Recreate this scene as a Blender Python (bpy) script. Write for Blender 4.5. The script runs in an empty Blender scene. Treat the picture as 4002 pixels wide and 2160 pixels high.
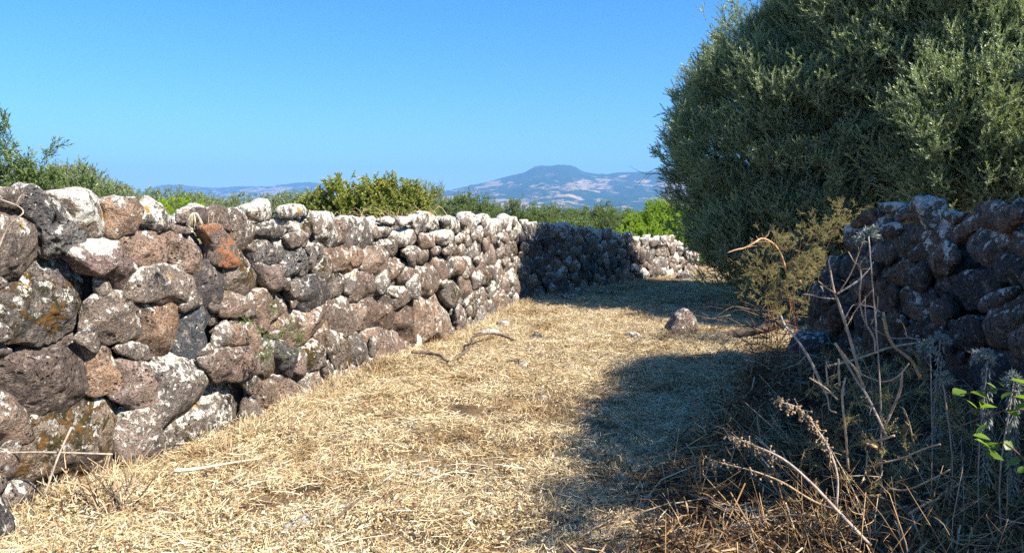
import bpy, math, random
import numpy as np
from mathutils import Vector
R = math.radians
C = bpy.context.scene.collection
SC = bpy.context.scene
random.seed(7)
RG = np.random.default_rng(7)

# ------------------------------------------------------------------ camera
CAM_H = 1.6
cam = bpy.data.cameras.new('camera'); co = bpy.data.objects.new('camera', cam); C.objects.link(co)
cam.sensor_width = 36; cam.lens = 36 * 759 / 1024
co.location = (0, 0, CAM_H); co.rotation_euler = (R(90 - 4.745), 0, 0)
cam.clip_start = 0.05; cam.clip_end = 40000
SC.camera = co

# ------------------------------------------------------------------ world, sun, exposure
SUN_EL, SUN_AZ = 41.0, math.degrees(math.atan2(0.8, -0.6))      # azimuth measured from +Y towards +X
w = bpy.data.worlds.new('World'); SC.world = w; w.use_nodes = True
nt = w.node_tree; nt.nodes.clear()
sky = nt.nodes.new('ShaderNodeTexSky'); sky.sky_type = 'NISHITA'; sky.sun_disc = False
sky.sun_elevation = R(SUN_EL); sky.sun_rotation = R(SUN_AZ)
sky.altitude = 200; sky.air_density = 1.0; sky.dust_density = 0.5; sky.ozone_density = 3.2
hsv = nt.nodes.new('ShaderNodeHueSaturation'); hsv.inputs['Saturation'].default_value = 1.38; hsv.inputs['Hue'].default_value = 0.497
bg = nt.nodes.new('ShaderNodeBackground'); bg.inputs['Strength'].default_value = 0.076
wo = nt.nodes.new('ShaderNodeOutputWorld')
nt.links.new(sky.outputs[0], hsv.inputs['Color']); tint = nt.nodes.new('ShaderNodeMix'); tint.data_type = 'RGBA'; tint.blend_type = 'MULTIPLY'; tint.inputs[0].default_value = 1; tint.inputs[7].default_value = (.74, .97, 1.15, 1)
nt.links.new(hsv.outputs[0], tint.inputs[6]); nt.links.new(tint.outputs[2], bg.inputs[0]); nt.links.new(bg.outputs[0], wo.inputs[0])
sd = bpy.data.lights.new('sun', 'SUN'); so = bpy.data.objects.new('sun', sd); C.objects.link(so)
sd.energy = 5.0; sd.angle = R(0.53); sd.color = (1.0, 0.94, 0.83)
sv = Vector((0.8 * math.cos(R(SUN_EL)), -0.6 * math.cos(R(SUN_EL)), math.sin(R(SUN_EL))))
so.rotation_euler = sv.to_track_quat('Z', 'Y').to_euler(); so.location = (6, -6, 12)
SC.view_settings.view_transform = 'Standard'; SC.view_settings.look = 'None'
SC.view_settings.gamma = 1; SC.view_settings.use_curve_mapping = False
SC.view_settings.exposure = 1.32
SC.cycles.volume_bounces = 0; SC.cycles.max_bounces = 6; SC.cycles.diffuse_bounces = 1
SC.cycles.transmission_bounces = 3; SC.cycles.transparent_max_bounces = 8
SC.cycles.use_denoising = False

# ------------------------------------------------------------------ helpers
def link(name, me, parent=None, mat=None, loc=None):
    o = bpy.data.objects.new(name, me); C.objects.link(o)
    if mat is not None and me is not None:
        me.materials.clear(); me.materials.append(mat)
    if parent is not None: o.parent = parent
    if loc is not None: o.location = loc
    return o

def tag(o, label=None, cat=None, group=None, kind=None):
    if label: o['label'] = label
    if cat: o['category'] = cat
    if group: o['group'] = group
    if kind: o['kind'] = kind
    return o

def mesh_np(name, v, f, smooth=True, attrs=None, cols=None):
    """v (n,3) float; f (m,k) int; attrs {name:(m,)} per-face floats"""
    me = bpy.data.meshes.new(name)
    v = np.asarray(v, np.float32); f = np.asarray(f, np.int32)
    m, k = f.shape
    me.vertices.add(len(v)); me.vertices.foreach_set('co', v.ravel())
    me.loops.add(m * k); me.loops.foreach_set('vertex_index', f.ravel())
    me.polygons.add(m)
    me.polygons.foreach_set('loop_start', np.arange(0, m * k, k, dtype=np.int32))
    me.update(calc_edges=True)
    if smooth: me.polygons.foreach_set('use_smooth', np.ones(m, bool))
    if attrs:
        for an, av in attrs.items():
            at = me.attributes.new(an, 'FLOAT', 'FACE'); at.data.foreach_set('value', np.asarray(av, np.float32))
    return me

def _hash(ix, iy, iz, s):
    h = (ix.astype(np.int64) * 374761393 + iy.astype(np.int64) * 668265263 + iz.astype(np.int64) * 2147483647 + s * 1274126177) & 0xffffffff
    h = ((h ^ (h >> 13)) * 1274126177) & 0xffffffff
    h = ((h ^ (h >> 16)) * 2246822519) & 0xffffffff
    return ((h ^ (h >> 15)) & 0xffff) / 32767.5 - 1.0

def noise3(p, s=0):
    i = np.floor(p).astype(np.int64); f = p - i; f = f * f * (3 - 2 * f)
    r = 0
    for dx in (0, 1):
        wx = f[..., 0] if dx else 1 - f[..., 0]
        for dy in (0, 1):
            wy = f[..., 1] if dy else 1 - f[..., 1]
            for dz in (0, 1):
                wz = f[..., 2] if dz else 1 - f[..., 2]
                r = r + wx * wy * wz * _hash(i[..., 0] + dx, i[..., 1] + dy, i[..., 2] + dz, s)
    return r

def fbm(p, s=0, octv=4, lac=2.1, gain=.5):
    r = 0; a = 1.0
    for o in range(octv):
        r = r + a * noise3(p, s + o * 17); p = p * lac; a *= gain
    return r

def n2(x, y, s=0, octv=4):
    p = np.stack([np.asarray(x, float), np.asarray(y, float), np.zeros_like(np.asarray(x, float))], -1)
    return fbm(p, s, octv)

# ------------------------------------------------------------------ materials
class N:
    def __init__(s, name):
        s.m = bpy.data.materials.new(name); s.m.use_nodes = True; s.t = s.m.node_tree; s.t.nodes.clear()
        s.out = s.t.nodes.new('ShaderNodeOutputMaterial')
    def n(s, typ, **kw):
        nd = s.t.nodes.new(typ)
        for k, v in kw.items():
            if k.startswith('i_'):
                key = k[2:].replace('_', ' ')
                nd.inputs[key].default_value = v
            else: setattr(nd, k, v)
        return nd
    def l(s, a, b): s.t.links.new(a, b)
    def mix(s, fac, a, b, blend='MIX'):
        nd = s.t.nodes.new('ShaderNodeMix'); nd.data_type = 'RGBA'; nd.blend_type = blend
        for sock, v in ((nd.inputs[0], fac), (nd.inputs[6], a), (nd.inputs[7], b)):
            if hasattr(v, 'is_output'): s.l(v, sock)
            elif isinstance(v, (int, float)): sock.default_value = v
            else: sock.default_value = (*v, 1)
        return nd.outputs[2]
    def math(s, op, a, b=0.0, c=None, clamp=False):
        nd = s.t.nodes.new('ShaderNodeMath'); nd.operation = op; nd.use_clamp = clamp
        for i, v in enumerate((a, b, c)):
            if v is None: continue
            if hasattr(v, 'is_output'): s.l(v, nd.inputs[i])
            else: nd.inputs[i].default_value = v
        return nd.outputs[0]
    def step(s, v, lo, hi):
        nd = s.t.nodes.new('ShaderNodeMapRange'); nd.interpolation_type = 'SMOOTHSTEP'
        s.l(v, nd.inputs[0])
        for i, x in ((1, lo), (2, hi)):
            if hasattr(x, 'is_output'): s.l(x, nd.inputs[i])
            else: nd.inputs[i].default_value = x
        return nd.outputs[0]
    def noise(s, vec, scale, detail=4, rough=.55, dist=0.0):
        nd = s.t.nodes.new('ShaderNodeTexNoise'); nd.inputs['Scale'].default_value = scale
        nd.inputs['Detail'].default_value = detail; nd.inputs['Roughness'].default_value = rough; nd.inputs['Distortion'].default_value = dist
        if vec is not None: s.l(vec, nd.inputs['Vector'])
        return nd.outputs['Fac']
    def bsdf(s, col, rough=.9, spec=.2, normal=None, transl=None, tcol=None):
        b = s.t.nodes.new('ShaderNodeBsdfPrincipled')
        if hasattr(col, 'is_output'): s.l(col, b.inputs['Base Color'])
        else: b.inputs['Base Color'].default_value = (*col, 1)
        if hasattr(rough, 'is_output'): s.l(rough, b.inputs['Roughness'])
        else: b.inputs['Roughness'].default_value = rough
        b.inputs['Specular IOR Level'].default_value = spec
        if normal is not None: s.l(normal, b.inputs['Normal'])
        o = b.outputs[0]
        if transl:
            t = s.t.nodes.new('ShaderNodeBsdfTranslucent')
            if hasattr(tcol, 'is_output'): s.l(tcol, t.inputs[0])
            else: t.inputs[0].default_value = (*tcol, 1)
            mx = s.t.nodes.new('ShaderNodeMixShader'); mx.inputs[0].default_value = transl
            s.l(o, mx.inputs[1]); s.l(t.outputs[0], mx.inputs[2]); o = mx.outputs[0]
        s.l(o, s.out.inputs['Surface'])
        return b

def attr(n, name, typ='OBJECT'):
    a = n.t.nodes.new('ShaderNodeAttribute'); a.attribute_type = typ; a.attribute_name = name
    return a.outputs['Fac']

def stone_material():
    n = N('weathered_basalt')
    tc = n.n('ShaderNodeTexCoord'); oi = n.n('ShaderNodeObjectInfo')
    off = n.math('MULTIPLY', oi.outputs['Random'], 57.0)
    cmb = n.n('ShaderNodeCombineXYZ'); n.l(off, cmb.inputs[0]); n.l(off, cmb.inputs[2])
    vm = n.n('ShaderNodeVectorMath', operation='ADD'); n.l(tc.outputs['Object'], vm.inputs[0]); n.l(cmb.outputs[0], vm.inputs[1])
    P = vm.outputs[0]
    big = n.noise(P, 4.0, 5, .6, .4); mid = n.noise(P, 17.0, 6, .65); fine = n.noise(P, 62.0, 5, .75)
    base = oi.outputs['Color']
    c = n.mix(n.step(big, .38, .66), n.mix(.55, base, (.06, .052, .05)), base)
    c = n.mix(n.step(mid, .5, .68), c, n.mix(.6, base, (.42, .33, .27)))
    hs = n.n('ShaderNodeHueSaturation'); n.l(c, hs.inputs['Color'])
    n.l(n.math('ADD', n.math('MULTIPLY', fine, 3.2), -.6), hs.inputs['Value']); c = hs.outputs[0]
    # pits
    vo = n.n('ShaderNodeTexVoronoi', feature='F1'); vo.inputs['Scale'].default_value = 30; n.l(P, vo.inputs['Vector'])
    vo2 = n.n('ShaderNodeTexVoronoi', feature='F1'); vo2.inputs['Scale'].default_value = 85; n.l(P, vo2.inputs['Vector'])
    pit = n.math('SUBTRACT', 1.0, n.step(vo.outputs['Distance'], .16, .40))
    pit2 = n.math('SUBTRACT', 1.0, n.step(vo2.outputs['Distance'], .12, .4))
    pa = attr(n, 'pits')
    pitm = n.math('MULTIPLY', pit, n.step(n.noise(P, 9, 3), n.math('SUBTRACT', .62, n.math('MULTIPLY', pa, .3)), .75))
    c = n.mix(n.math('MULTIPLY', pitm, .9, clamp=True), c, (.02, .018, .017))
    c = n.mix(n.math('MULTIPLY', pit2, .55), c, (.03, .027, .025))
    # cracks / dark weathering film
    c = n.mix(n.math('MULTIPLY', n.step(n.noise(P, 7.5, 8, .72, 1.2), .52, .62), .74), c, (.05, .045, .043))
    # moss
    geo = n.n('ShaderNodeNewGeometry'); sx = n.n('ShaderNodeSeparateXYZ'); n.l(geo.outputs['Normal'], sx.inputs[0])
    up = sx.outputs['Z']
    ms = attr(n, 'moss')
    mm = n.math('ADD', n.noise(P, 5.5, 7, .68, .5), n.math('ADD', n.math('MULTIPLY', up, .05), n.math('MULTIPLY', ms, .235)))
    mmask = n.step(mm, .70, .76)
    mc = n.mix(n.step(n.noise(P, 12, 4), .42, .6), (.042, .038, .016), (.17, .085, .026))
    mc = n.mix(n.step(fine, .5, .7), mc, (.10, .085, .03))
    c = n.mix(mmask, c, mc)
    # lichen: pale crust in blotches, thicker on what faces the sky
    la = attr(n, 'lichen'); ls = attr(n, 'patch')
    sc = n.n('ShaderNodeVectorMath', operation='SCALE'); n.l(P, sc.inputs[0]); n.l(n.math('ADD', n.math('MULTIPLY', ls, 1.0), .35), sc.inputs['Scale'])
    ln = n.noise(sc.outputs[0], 13.0, 8, .66, .3)
    lm = n.math('ADD', ln, n.math('ADD', n.math('MULTIPLY', n.math('MAXIMUM', up, -.2), .15), n.math('MULTIPLY', la, .26)))
    lmask = n.step(lm, .675, .70)
    speck = n.step(n.math('ADD', n.noise(P, 48, 4, .6), n.math('MULTIPLY', la, .1)), .66, .70)
    lmask = n.math('MAXIMUM', lmask, n.math('MULTIPLY', speck, .8))
    lc = n.mix(n.step(n.noise(P, 22, 4), .4, .62), (.76, .70, .60), (.46, .44, .40))
    lc = n.mix(n.step(n.noise(P, 7.7, 3), .63, .68), lc, (.50, .30, .10))
    lc = n.mix(n.math('MULTIPLY', n.step(fine, .52, .66), .6), lc, (.14, .12, .10))
    c = n.mix(lmask, c, lc)
    # broken orange face
    oa = attr(n, 'rust')
    c = n.mix(n.math('MULTIPLY', oa, n.math('MULTIPLY', n.step(big, .50, .56), .8)), c, (.42, .175, .075))
    h = n.math('ADD', n.math('MULTIPLY', mid, .9), n.math('MULTIPLY', fine, .45))
    h = n.math('SUBTRACT', h, n.math('MULTIPLY', pitm, 1.1))
    h = n.math('SUBTRACT', h, n.math('MULTIPLY', pit2, .22))
    h = n.math('ADD', h, n.math('MULTIPLY', mmask, .35))
    h = n.math('ADD', h, n.math('MULTIPLY', lmask, .12))
    bp = n.n('ShaderNodeBump', i_Strength=1.0, i_Distance=.04); n.l(h, bp.inputs['Height'])
    n.bsdf(c, .92, .15, bp.outputs[0])
    return n.m

def straw_material(name, ramp, rough=.75, spec=.25, transl=.2):
    n = N(name); a = attr(n, 'tone', 'GEOMETRY')
    oi = n.n('ShaderNodeObjectInfo')
    v = n.math('ADD', a, n.math('MULTIPLY', n.math('SUBTRACT', oi.outputs['Random'], .5), .28), clamp=True)
    gp = n.n('ShaderNodeNewGeometry'); wz = n.noise(gp.outputs['Position'], 1.3, 4, .6)
    v = n.math('SUBTRACT', v, n.math('MULTIPLY', n.step(wz, .5, .72), .45), clamp=True)
    cr = n.n('ShaderNodeValToRGB'); n.l(v, cr.inputs[0])
    el = cr.color_ramp.elements
    while len(el) > 1: el.remove(el[-1])
    el[0].position = ramp[0][0]; el[0].color = (*ramp[0][1], 1)
    for p, c in ramp[1:]:
        e = el.new(p); e.color = (*c, 1)
    n.bsdf(cr.outputs[0], rough, spec, transl=transl, tcol=cr.outputs[0])
    return n.m

def leaf_material(name, top, under, young=None, transl=.28, rough=.45, spec=.4, tcol=None):
    n = N(name); geo = n.n('ShaderNodeNewGeometry'); oi = n.n('ShaderNodeObjectInfo')
    a = attr(n, 'tone', 'GEOMETRY')
    v = n.math('ADD', n.math('MULTIPLY', a, .7), n.math('MULTIPLY', oi.outputs['Random'], .3))
    t2 = young or top
    c = n.mix(n.step(v, .15, .95), top, t2)
    c = n.mix(geo.outputs['Backfacing'], c, under)
    tc = tcol or tuple(min(1, x * 2.2) for x in t2)
    n.bsdf(c, rough, spec, transl=transl, tcol=tc)
    return n.m

def bark_material(name, a, b, scale=20):
    n = N(name); tc = n.n('ShaderNodeTexCoord')
    mp = n.n('ShaderNodeMapping'); mp.inputs['Scale'].default_value = (1, 1, .4); n.l(tc.outputs['Object'], mp.inputs[0])
    f = n.noise(mp.outputs[0], scale, 6, .7, .5); g = n.noise(mp.outputs[0], scale * 5, 4, .7)
    c = n.mix(n.step(f, .35, .65), a, b); c = n.mix(n.math('MULTIPLY', n.step(g, .5, .7), .5), c, tuple(x * .35 for x in a))
    bp = n.n('ShaderNodeBump', i_Strength=.8, i_Distance=.004); n.l(n.math('ADD', f, g), bp.inputs['Height'])
    n.bsdf(c, .85, .2, bp.outputs[0]); return n.m

M_STONE = stone_material()
M_STRAW = straw_material('dry_straw', [(0, (.05, .032, .02)), (.15, (.17, .095, .05)), (.3, (.38, .235, .12)), (.5, (.58, .42, .21)), (.75, (.72, .58, .35)), (1, (.80, .72, .53))])
M_TWIG = straw_material('dry_twigs', [(0, (.03, .02, .014)), (.35, (.15, .085, .04)), (.6, (.34, .20, .095)), (.85, (.56, .36, .18)), (1, (.66, .56, .42))], transl=.05)
M_OLIVE = leaf_material('wild_olive_leaf', (.115, .165, .06), (.36, .40, .28), (.47, .54, .29), transl=.34, rough=.33, spec=.6, tcol=(.36, .44, .10))
M_OLIVE2 = leaf_material('grey_olive_leaf', (.13, .17, .055), (.25, .29, .17), (.30, .34, .12), transl=.22, rough=.4, spec=.4, tcol=(.22, .30, .08))
M_LENT = leaf_material('bright_shrub_leaf', (.17, .28, .016), (.24, .34, .04), (.46, .56, .03), transl=.35, rough=.4, tcol=(.35, .55, .03))
M_PEAR = leaf_material('yellowing_leaf', (.13, .18, .025), (.24, .26, .06), (.60, .50, .06), transl=.3, rough=.42, tcol=(.32, .38, .05))
M_OAK = leaf_material('scrub_leaf', (.08, .13, .03), (.14, .18, .06), (.22, .27, .07), transl=.25, tcol=(.2, .3, .06))
M_ASPA = leaf_material('thorny_green', (.30, .25, .10), (.32, .27, .13), (.66, .49, .27), transl=.25, rough=.6, spec=.2, tcol=(.4, .42, .1))
M_BRAM = leaf_material('bramble_leaf', (.08, .16, .02), (.16, .22, .08), (.17, .27, .04), transl=.4, rough=.4, tcol=(.35, .55, .04))
M_SILV = leaf_material('silver_wormwood', (.30, .33, .29), (.34, .37, .33), (.42, .44, .38), transl=.15, rough=.8, spec=.1, tcol=(.3, .34, .25))
M_BARK = bark_material('olive_bark', (.13, .10, .075), (.24, .20, .16), 12)
M_STALK = bark_material('cut_stalk', (.42, .26, .13), (.62, .46, .30), 30)
M_PALE = bark_material('pale_dead_stalk', (.36, .27, .21), (.56, .45, .36), 30)
M_DEAD = bark_material('grey_dead_wood', (.08, .055, .04), (.20, .15, .11), 16)
M_RED = bark_material('red_brown_branch', (.16, .065, .035), (.30, .14, .08), 22)
M_SEED = bark_material('dry_seed', (.40, .25, .12), (.55, .40, .24), 60)

# ------------------------------------------------------------------ walls in plan (metres)
W1 = [(-3.0, .5), (-2.85, 2.5), (-2.6, 4.0), (-2.1, 5.4), (-1.45, 7.8), (-.83, 9.6), (.1, 13.3)]
W2 = [(.02, 13.62), (1.9, 16.2), (3.7, 18.5)]
W3 = [(3.74, 18.55), (4.9, 20.5), (5.8, 23.5)]
WR = [(3.05, 8.3), (3.02, 7.3), (2.98, 5.4), (2.85, 3.9), (2.5, 2.7), (2.1, 1.5)]

def poly_at(P, u):
    """point, unit tangent at arclength u (extrapolates the ends), tangent smoothed across corners"""
    acc = 0
    for i, (a, b) in enumerate(zip(P, P[1:])):
        L = math.hypot(b[0] - a[0], b[1] - a[1])
        if u <= acc + L or i == len(P) - 2:
            t = ((b[0] - a[0]) / L, (b[1] - a[1]) / L); s = u - acc
            return (a[0] + t[0] * s, a[1] + t[1] * s), t
        acc += L
def plen(P): return sum(math.hypot(b[0] - a[0], b[1] - a[1]) for a, b in zip(P, P[1:]))

def dist_poly(P, x, y):
    x = np.asarray(x, float); y = np.asarray(y, float); best = np.full(x.shape, 1e9)
    for a, b in zip(P, P[1:]):
        dx, dy = b[0] - a[0], b[1] - a[1]; L2 = dx * dx + dy * dy
        t = np.clip(((x - a[0]) * dx + (y - a[1]) * dy) / L2, 0, 1)
        best = np.minimum(best, np.hypot(x - a[0] - t * dx, y - a[1] - t * dy))
    return best

def gz(x, y):
    x = np.asarray(x, float); y = np.asarray(y, float)
    fade = np.exp(-np.maximum(np.hypot(x, y) - 40, 0) / 60)
    z = .045 * n2(x * .55, y * .55, 3, 3) + .018 * n2(x * 2.6, y * 2.6, 9, 3)
    z = z * fade
    d1 = np.minimum(dist_poly(W1, x, y), np.minimum(dist_poly(W2, x, y), dist_poly(W3, x, y))); dr = dist_poly(WR, x, y)
    z = z + .0 * np.exp(-(d1 / .35) ** 2) + .07 * np.exp(-(dr / .6) ** 2)
    z = z + .03 * np.exp(-((x + 1.75) / .35) ** 2 - ((y - 6.9) / .9) ** 2)
    return z

# ------------------------------------------------------------------ ground sheet, hills, haze
def spaced(lo, hi, fine_lo, fine_hi, step):
    core = list(np.arange(fine_lo, fine_hi, step)); out = core[:]
    s, x = step, fine_hi
    while x < hi: out.append(x); s *= 1.28; x += s
    out.append(hi); s, x = step, fine_lo - step
    left = []
    while x > lo: left.append(x); s *= 1.28; x -= s
    left.append(lo)
    return np.array(sorted(set(left + out)))

def grid_faces(nx, ny):
    i = np.arange(nx * ny).reshape(ny, nx)
    return np.stack([i[:-1, :-1], i[:-1, 1:], i[1:, 1:], i[1:, :-1]], -1).reshape(-1, 4)

xs = spaced(-9300, 9300, -4, 6, .09); ys = spaced(-400, 10300, 1.5, 22, .09)
X, Y = np.meshgrid(xs, ys)
Z = gz(X, Y)
far = np.clip((Y - 900) / 3000, 0, 1)
me = mesh_np('ground', np.stack([X, Y, Z], -1).reshape(-1, 3), grid_faces(len(xs), len(ys)))
n = N('dry_earth_and_grass'); tc = n.n('ShaderNodeTexCoord'); P = tc.outputs['Object']
f1 = n.noise(P, 3, 6, .6); f2 = n.noise(P, 40, 6, .7); f3 = n.noise(P, .9, 4)
c = n.mix(n.step(f2, .4, .62), (.16, .10, .06), (.42, .30, .15)); c = n.mix(n.step(f1, .45, .65), c, (.13, .085, .05))
f4 = n.noise(P, .011, 6, .65); f5 = n.noise(P, .35, 6, .7)
geo = n.n('ShaderNodeNewGeometry'); ln = n.n('ShaderNodeVectorMath', operation='LENGTH'); n.l(geo.outputs['Position'], ln.inputs[0])
dist = ln.outputs['Value']
farc = n.mix(n.step(f4, .42, .56), (.46, .36, .20), (.07, .085, .03)); farc = n.mix(n.step(f5, .5, .6), farc, (.09, .10, .035))
c = n.mix(n.step(dist, 26, 60), c, farc)
bp = n.n('ShaderNodeBump', i_Strength=.9, i_Distance=.03); n.l(f2, bp.inputs['Height'])
n.bsdf(c, .95, .1, bp.outputs[0])
link('ground', me, mat=n.m)['kind'] = 'structure'

def ang(px, py):
    """silhouette station -> (bearing, slope) of the ridge as seen from the lane"""
    return ((px - 1288) * .3975 / 759, (535 - py) * .3975 / 759)

def ridge(name, pts, r0, r1, r2, label_seed, mat, steps=(70, 520), rough=1.0, foot=6.0):
    """terrain rising from radius r0 to a crest at r1 and falling to r2; pts = (tan bearing, tan elevation)"""
    bx = np.array([p[0] for p in pts]); bz = np.array([p[1] for p in pts])
    nr, na = steps
    a = np.linspace(bx[0], bx[-1], na); el = np.interp(a, bx, bz)
    t = np.concatenate([np.linspace(0, 1, nr), 1 + np.linspace(0, 1, 14)[1:] * 1.0])
    A, T = np.meshgrid(a, t)
    EL = np.tile(el, (len(t), 1))
    rad = np.where(T <= 1, r0 + (r1 - r0) * T, r1 + (r2 - r1) * (T - 1))
    crest = EL * r1
    shape = np.where(T <= 1, .10 * T + .90 * np.clip((T - .12) / .88, 0, 1) ** 1.6, np.clip(2 - T, 0, 1) ** .8)
    x = A * rad; y = rad
    s = 1 / (r1 * .05)
    nz = fbm(np.stack([x * s, y * s * .7, 0 * x], -1), label_seed, 5)
    gul = np.abs(fbm(np.stack([x * s * 2.2, y * s * .5, 0 * x + 5], -1), label_seed + 3, 4))
    win = np.clip(T * 3, 0, 1) * np.clip((1 - T) * 6, 0, 1) * (T <= 1)
    lev = .5 + .5 * np.sin(shape * 17 + nz * 2.2)
    z = CAM_H * np.clip(T, 0, 1) + crest * shape + (nz * .045 - gul * .10 + (lev - .5) * .045) * (crest.mean() + crest) * .5 * win * rough - foot * (1 - np.clip(T * 12, 0, 1))
    z = z + (T > .985) * (T < 1.01) * n2(x * s * 16, y * s * 16, label_seed + 8, 3) * r1 * .00045
    me = mesh_np(name, np.stack([x, y, z], -1).reshape(-1, 3), grid_faces(na, len(t)))
    o = link(name, me, mat=mat); o['kind'] = 'structure'
    return o

def hill_material():
    n = N('hillside'); geo = n.n('ShaderNodeNewGeometry'); P = geo.outputs['Position']
    mp = n.n('ShaderNodeMapping'); mp.inputs['Scale'].default_value = (1, .55, 3.6); n.l(P, mp.inputs[0]); Q = mp.outputs[0]
    a = n.noise(Q, .0021, 8, .62, .7); b = n.noise(Q, .012, 6, .7); d = n.noise(P, .045, 5, .75)
    m = n.math('ADD', n.math('MULTIPLY', a, .62), n.math('MULTIPLY', b, .38))
    sz = n.n('ShaderNodeSeparateXYZ'); n.l(P, sz.inputs[0]); m = n.math('SUBTRACT', m, n.math('MULTIPLY', n.step(sz.outputs['Z'], 230, 400), .09))
    c = n.mix(n.step(m, .515, .555), (.018, .045, .020), (.42, .30, .19))
    c = n.mix(n.step(n.noise(Q, .0052, 6, .7), .58, .64), c, (.15, .11, .07))
    c = n.mix(n.math('MULTIPLY', n.step(d, .53, .60), .85), c, (.018, .036, .018))
    n.bsdf(c, 1.0, 0.0); return n.m
MH = hill_material()
sil = [(-3900, 500), (-1800, 494), (-700, 490), (0, 496), (250, 492), (335, 487), (370, 479), (400, 467), (430, 463), (470, 465), (520, 471), (560, 471), (600, 468), (680, 468), (740, 460), (785, 457), (830, 463), (880, 470), (960, 477), (1050, 480), (1200, 486), (1500, 490), (2500, 490)]
ridge('hills', [ang(*p) for p in sil], 5600, 8600, 9200, 21, MH, (60, 620))
sil = [(500, 533), (700, 512), (850, 490), (940, 478), (1000, 473), (1040, 474), (1080, 479), (1110, 479), (1140, 476), (1180, 466), (1215, 459), (1260, 447), (1300, 438), (1322, 432), (1336, 424), (1345, 418.5), (1360, 416.5), (1385, 417), (1400, 414), (1434, 415), (1446, 420), (1466, 430), (1500, 437), (1530, 437), (1550, 433), (1580, 433), (1640, 430), (1690, 428), (1760, 436), (1900, 448), (2200, 462), (2700, 478), (3600, 492), (5200, 500)]
ridge('hills', [ang(*p) for p in sil], 2600, 6600, 8200, 5, MH, (110, 760))

hz = bpy.data.materials.new('haze'); hz.use_nodes = True; t = hz.node_tree; t.nodes.clear()
pv = t.nodes.new('ShaderNodeVolumePrincipled'); pv.inputs['Color'].default_value = (.24, .52, .96, 1)
pv.inputs['Density'].default_value = HAZE = .00016
pv.inputs['Anisotropy'].default_value = .0
mo = t.nodes.new('ShaderNodeOutputMaterial'); t.links.new(pv.outputs[0], mo.inputs['Volume'])
bv = [(x, y, z) for x in (-9500, 9500) for y in (-600, 10500) for z in (-12, 640)]
bf = [(0, 1, 3, 2), (4, 6, 7, 5), (0, 4, 5, 1), (2, 3, 7, 6), (0, 2, 6, 4), (1, 5, 7, 3)]
me = bpy.data.meshes.new('haze'); me.from_pydata(bv, [], bf)
o = link('haze', me, mat=hz); o['kind'] = 'stuff'; o['label'] = 'thin blue summer haze over the plain and hills'

# ------------------------------------------------------------------ stones
def ico(level):
    import bmesh
    bm = bmesh.new(); bmesh.ops.create_icosphere(bm, subdivisions=level, radius=1)
    v = np.array([q.co[:] for q in bm.verts]); f = np.array([[q.index for q in p.verts] for p in bm.faces]); bm.free()
    v /= np.linalg.norm(v, axis=1)[:, None]
    return v, f
ICO = {k: ico(k) for k in (1, 2, 3, 4, 5)}

def radial(poly, n=72):
    """polygon (k,2) about its centroid -> rounded radius table"""
    p = np.array(poly, float)
    x, y = p[:, 0], p[:, 1]; x2, y2 = np.roll(x, -1), np.roll(y, -1); cr = x * y2 - x2 * y; A = cr.sum() / 2
    cx = ((x + x2) * cr).sum() / (6 * A); cy = ((y + y2) * cr).sum() / (6 * A)
    q = p - (cx, cy); th = np.arange(n) / n * 2 * math.pi
    r = np.full(n, 1e-3)
    for a, b in zip(q, np.roll(q, -1, 0)):
        d = b - a
        den = np.cos(th) * d[1] - np.sin(th) * d[0]
        with np.errstate(divide='ignore', invalid='ignore'):
            t = (a[0] * d[1] - a[1] * d[0]) / den; s = (a[0] * np.sin(th) - a[1] * np.cos(th)) / den
        ok = (t > 0) & (s >= -1e-6) & (s <= 1 + 1e-6) & np.isfinite(t)
        r = np.where(ok, np.maximum(r, np.where(ok, t, 0)), r)
    k = np.array([1, 2.2, 1.]); k /= k.sum()
    rr = sum(np.roll(r, i - 1) * k[i] for i in range(3))
    return cx, cy, rr, abs(A)

def stone_mesh(poly, level, seed, rough=1.0, depth=None, facets=4, grow=1.05, pitted=0.0):
    rg = np.random.default_rng(seed)
    cx, cy, rr, A = radial(poly)
    size = math.sqrt(A / math.pi)
    d, f = ICO[level]
    rho = np.hypot(d[:, 0], d[:, 1]); th = np.arctan2(d[:, 1], d[:, 0]) % (2 * math.pi)
    p = rg.uniform(3.0, 5.0)
    s = (rho ** p + np.abs(d[:, 2]) ** p) ** (-1 / p)
    q = np.stack([np.cos(th) * rho * s, np.sin(th) * rho * s, d[:, 2] * s], 1)
    for k in range(facets):                                   # broken faces
        a = rg.uniform(0, 2 * math.pi); el = rg.uniform(.5, 1.35)
        nn = np.array([math.cos(a) * math.cos(el), math.sin(a) * math.cos(el), math.sin(el)])
        h = rg.uniform(.58, .88); e = q @ nn - h
        q = q - np.where(e > 0, e * .96, 0)[:, None] * nn
    Rt = np.interp(th / (2 * math.pi) * 72, np.arange(73), np.append(rr, rr[0]))
    D = depth or size * rg.uniform(.5, .8)
    v = np.stack([q[:, 0] * Rt * grow, q[:, 1] * Rt * grow, q[:, 2] * D], 1)
    nrm = v / (np.linalg.norm(v, axis=1)[:, None] + 1e-9)
    o = rg.uniform(-50, 50, 3)
    disp = size * rough * (.065 * fbm(v / size * 1.5 + o, seed, 3)) + min(size, .16) * rough * (.075 * fbm(v * 15 + o, seed + 5, 4))
    disp -= min(size, .2) * rough * .13 * np.clip(.32 - np.abs(fbm(v * np.array([4, 11, 5]) + o, seed + 9, 3)), 0, 1)
    if pitted:
        h = noise3(v * 26 + o, seed + 31); disp -= np.clip(h - .35, 0, 1) * .11 * pitted
        h = noise3(v * 11 + o, seed + 33); disp -= np.clip(h - .45, 0, 1) * .16 * pitted
    v = v + nrm * disp[:, None]
    return (cx, cy), v, f, size

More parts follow.
